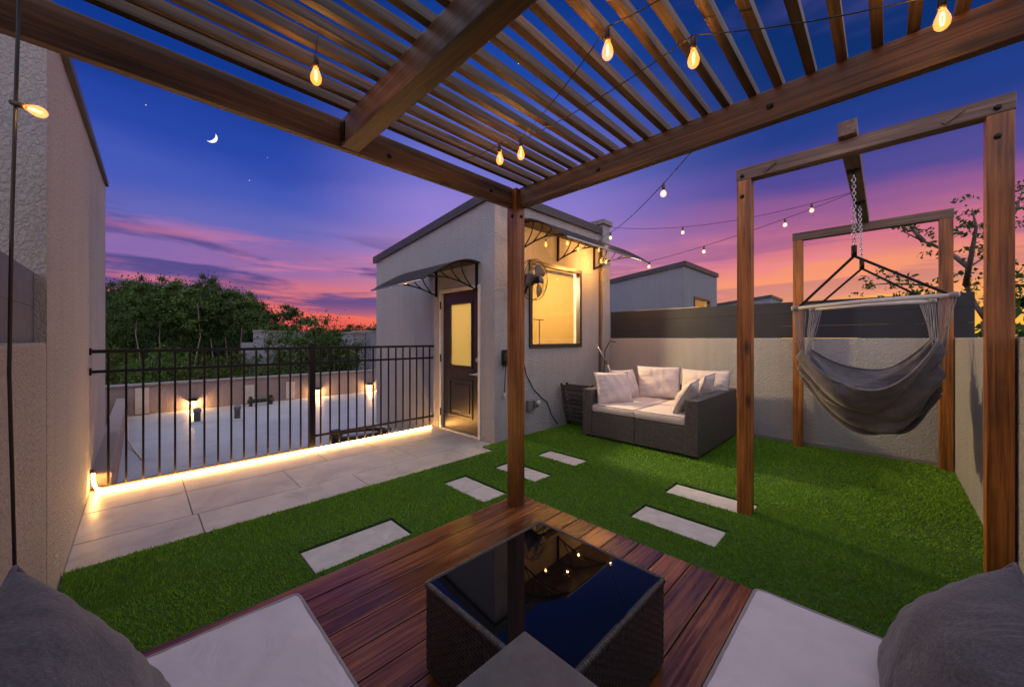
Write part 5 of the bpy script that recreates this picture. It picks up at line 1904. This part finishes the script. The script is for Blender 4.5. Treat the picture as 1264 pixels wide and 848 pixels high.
def mix(f, a, b, blend='MIX'):
    n = nt.nodes.new('ShaderNodeMix')
    n.data_type = 'RGBA'
    n.blend_type = blend
    if isinstance(f, (int, float)): n.inputs['Factor'].default_value = f
    else: nt.links.new(f, n.inputs['Factor'])
    for k, x in (('A', a), ('B', b)):
        if isinstance(x, tuple): n.inputs[k].default_value = x
        else: nt.links.new(x, n.inputs[k])
    return n.outputs['Result']


col = mix(MR(sn, -0.55, -0.18), L_, C_)
col = mix(MR(sn, 0.05, 0.62), col, R_)
# dark blue violet cloud banks, low on the left, thin elsewhere
low = M('MULTIPLY', MR(elev, 1.5, 5.0), MR(elev, 17.0, 9.0))
dm = M('MULTIPLY', M('MULTIPLY', MR(nB, 0.45, 0.56), low), MR(sn, 0.35, -0.25, 0.35, 0.9))
col = mix(dm, col, lin(76, 70, 136))
# rosy streaks lit from below
pk = M('MULTIPLY', M('MULTIPLY', MR(nC, 0.52, 0.70), M('MULTIPLY', MR(elev, 2.0, 6.0), MR(elev, 16.0, 9.0))), 0.55)
col = mix(pk, col, lin(236, 128, 150))
# wisps of blue grey on the right
bl_ = M('MULTIPLY', M('MULTIPLY', MR(nA, 0.52, 0.68), MR(sn, 0.1, 0.6)), M('MULTIPLY', MR(elev, 6, 12), 0.45))
col = mix(bl_, col, lin(84, 80, 150))
# physical twilight sky added underneath
ns = nt.nodes.new('ShaderNodeTexSky')
ns.sky_type = 'NISHITA'
ns.sun_disc = False
ns.sun_elevation = R(1.0)
ns.sun_rotation = R(80)
nis = mix(1.0, ns.outputs['Color'], (0.004, 0.004, 0.004, 1), 'MULTIPLY')
col = mix(1.0, col, nis, 'ADD')
nt.links.new(col, bg.inputs['Color'])
bg.inputs['Strength'].default_value = 1.0

# wide soft sun lamp added as ambient fill, on top of the world sky
sl = bpy.data.lights.new('ambient_fill', 'SUN')
sl.energy = 2.6
sl.angle = R(150)
sl.color = (0.95, 0.92, 0.98)
so_ = bpy.data.objects.new('ambient_fill', sl)
COL.objects.link(so_)
so_.rotation_euler = (R(28), R(-22), 0)

# ------------------------------------------------------------------ camera and render settings
cam = bpy.data.cameras.new('camera')
cam.sensor_width = 36.0
cam.lens = F / 1264 * 36.0
cam.shift_y = -6.0 / 1264
cam.clip_start = 0.02
cam.clip_end = 3000
co = bpy.data.objects.new('camera', cam)
COL.objects.link(co)
co.location = (0, 0, H)
co.rotation_euler = (R(90), 0, R(-45))
SC.camera = co
SC.view_settings.view_transform = 'Standard'
SC.view_settings.look = 'None'
SC.view_settings.exposure = 0.0
SC.view_settings.gamma = 1.0
SC.render.engine = 'CYCLES'
SC.cycles.use_denoising = True
SC.cycles.max_bounces = 8
SC.cycles.transparent_max_bounces = 16
SC.cycles.sample_clamp_indirect = 4.0
SC.cycles.caustics_reflective = False
SC.cycles.caustics_refractive = False
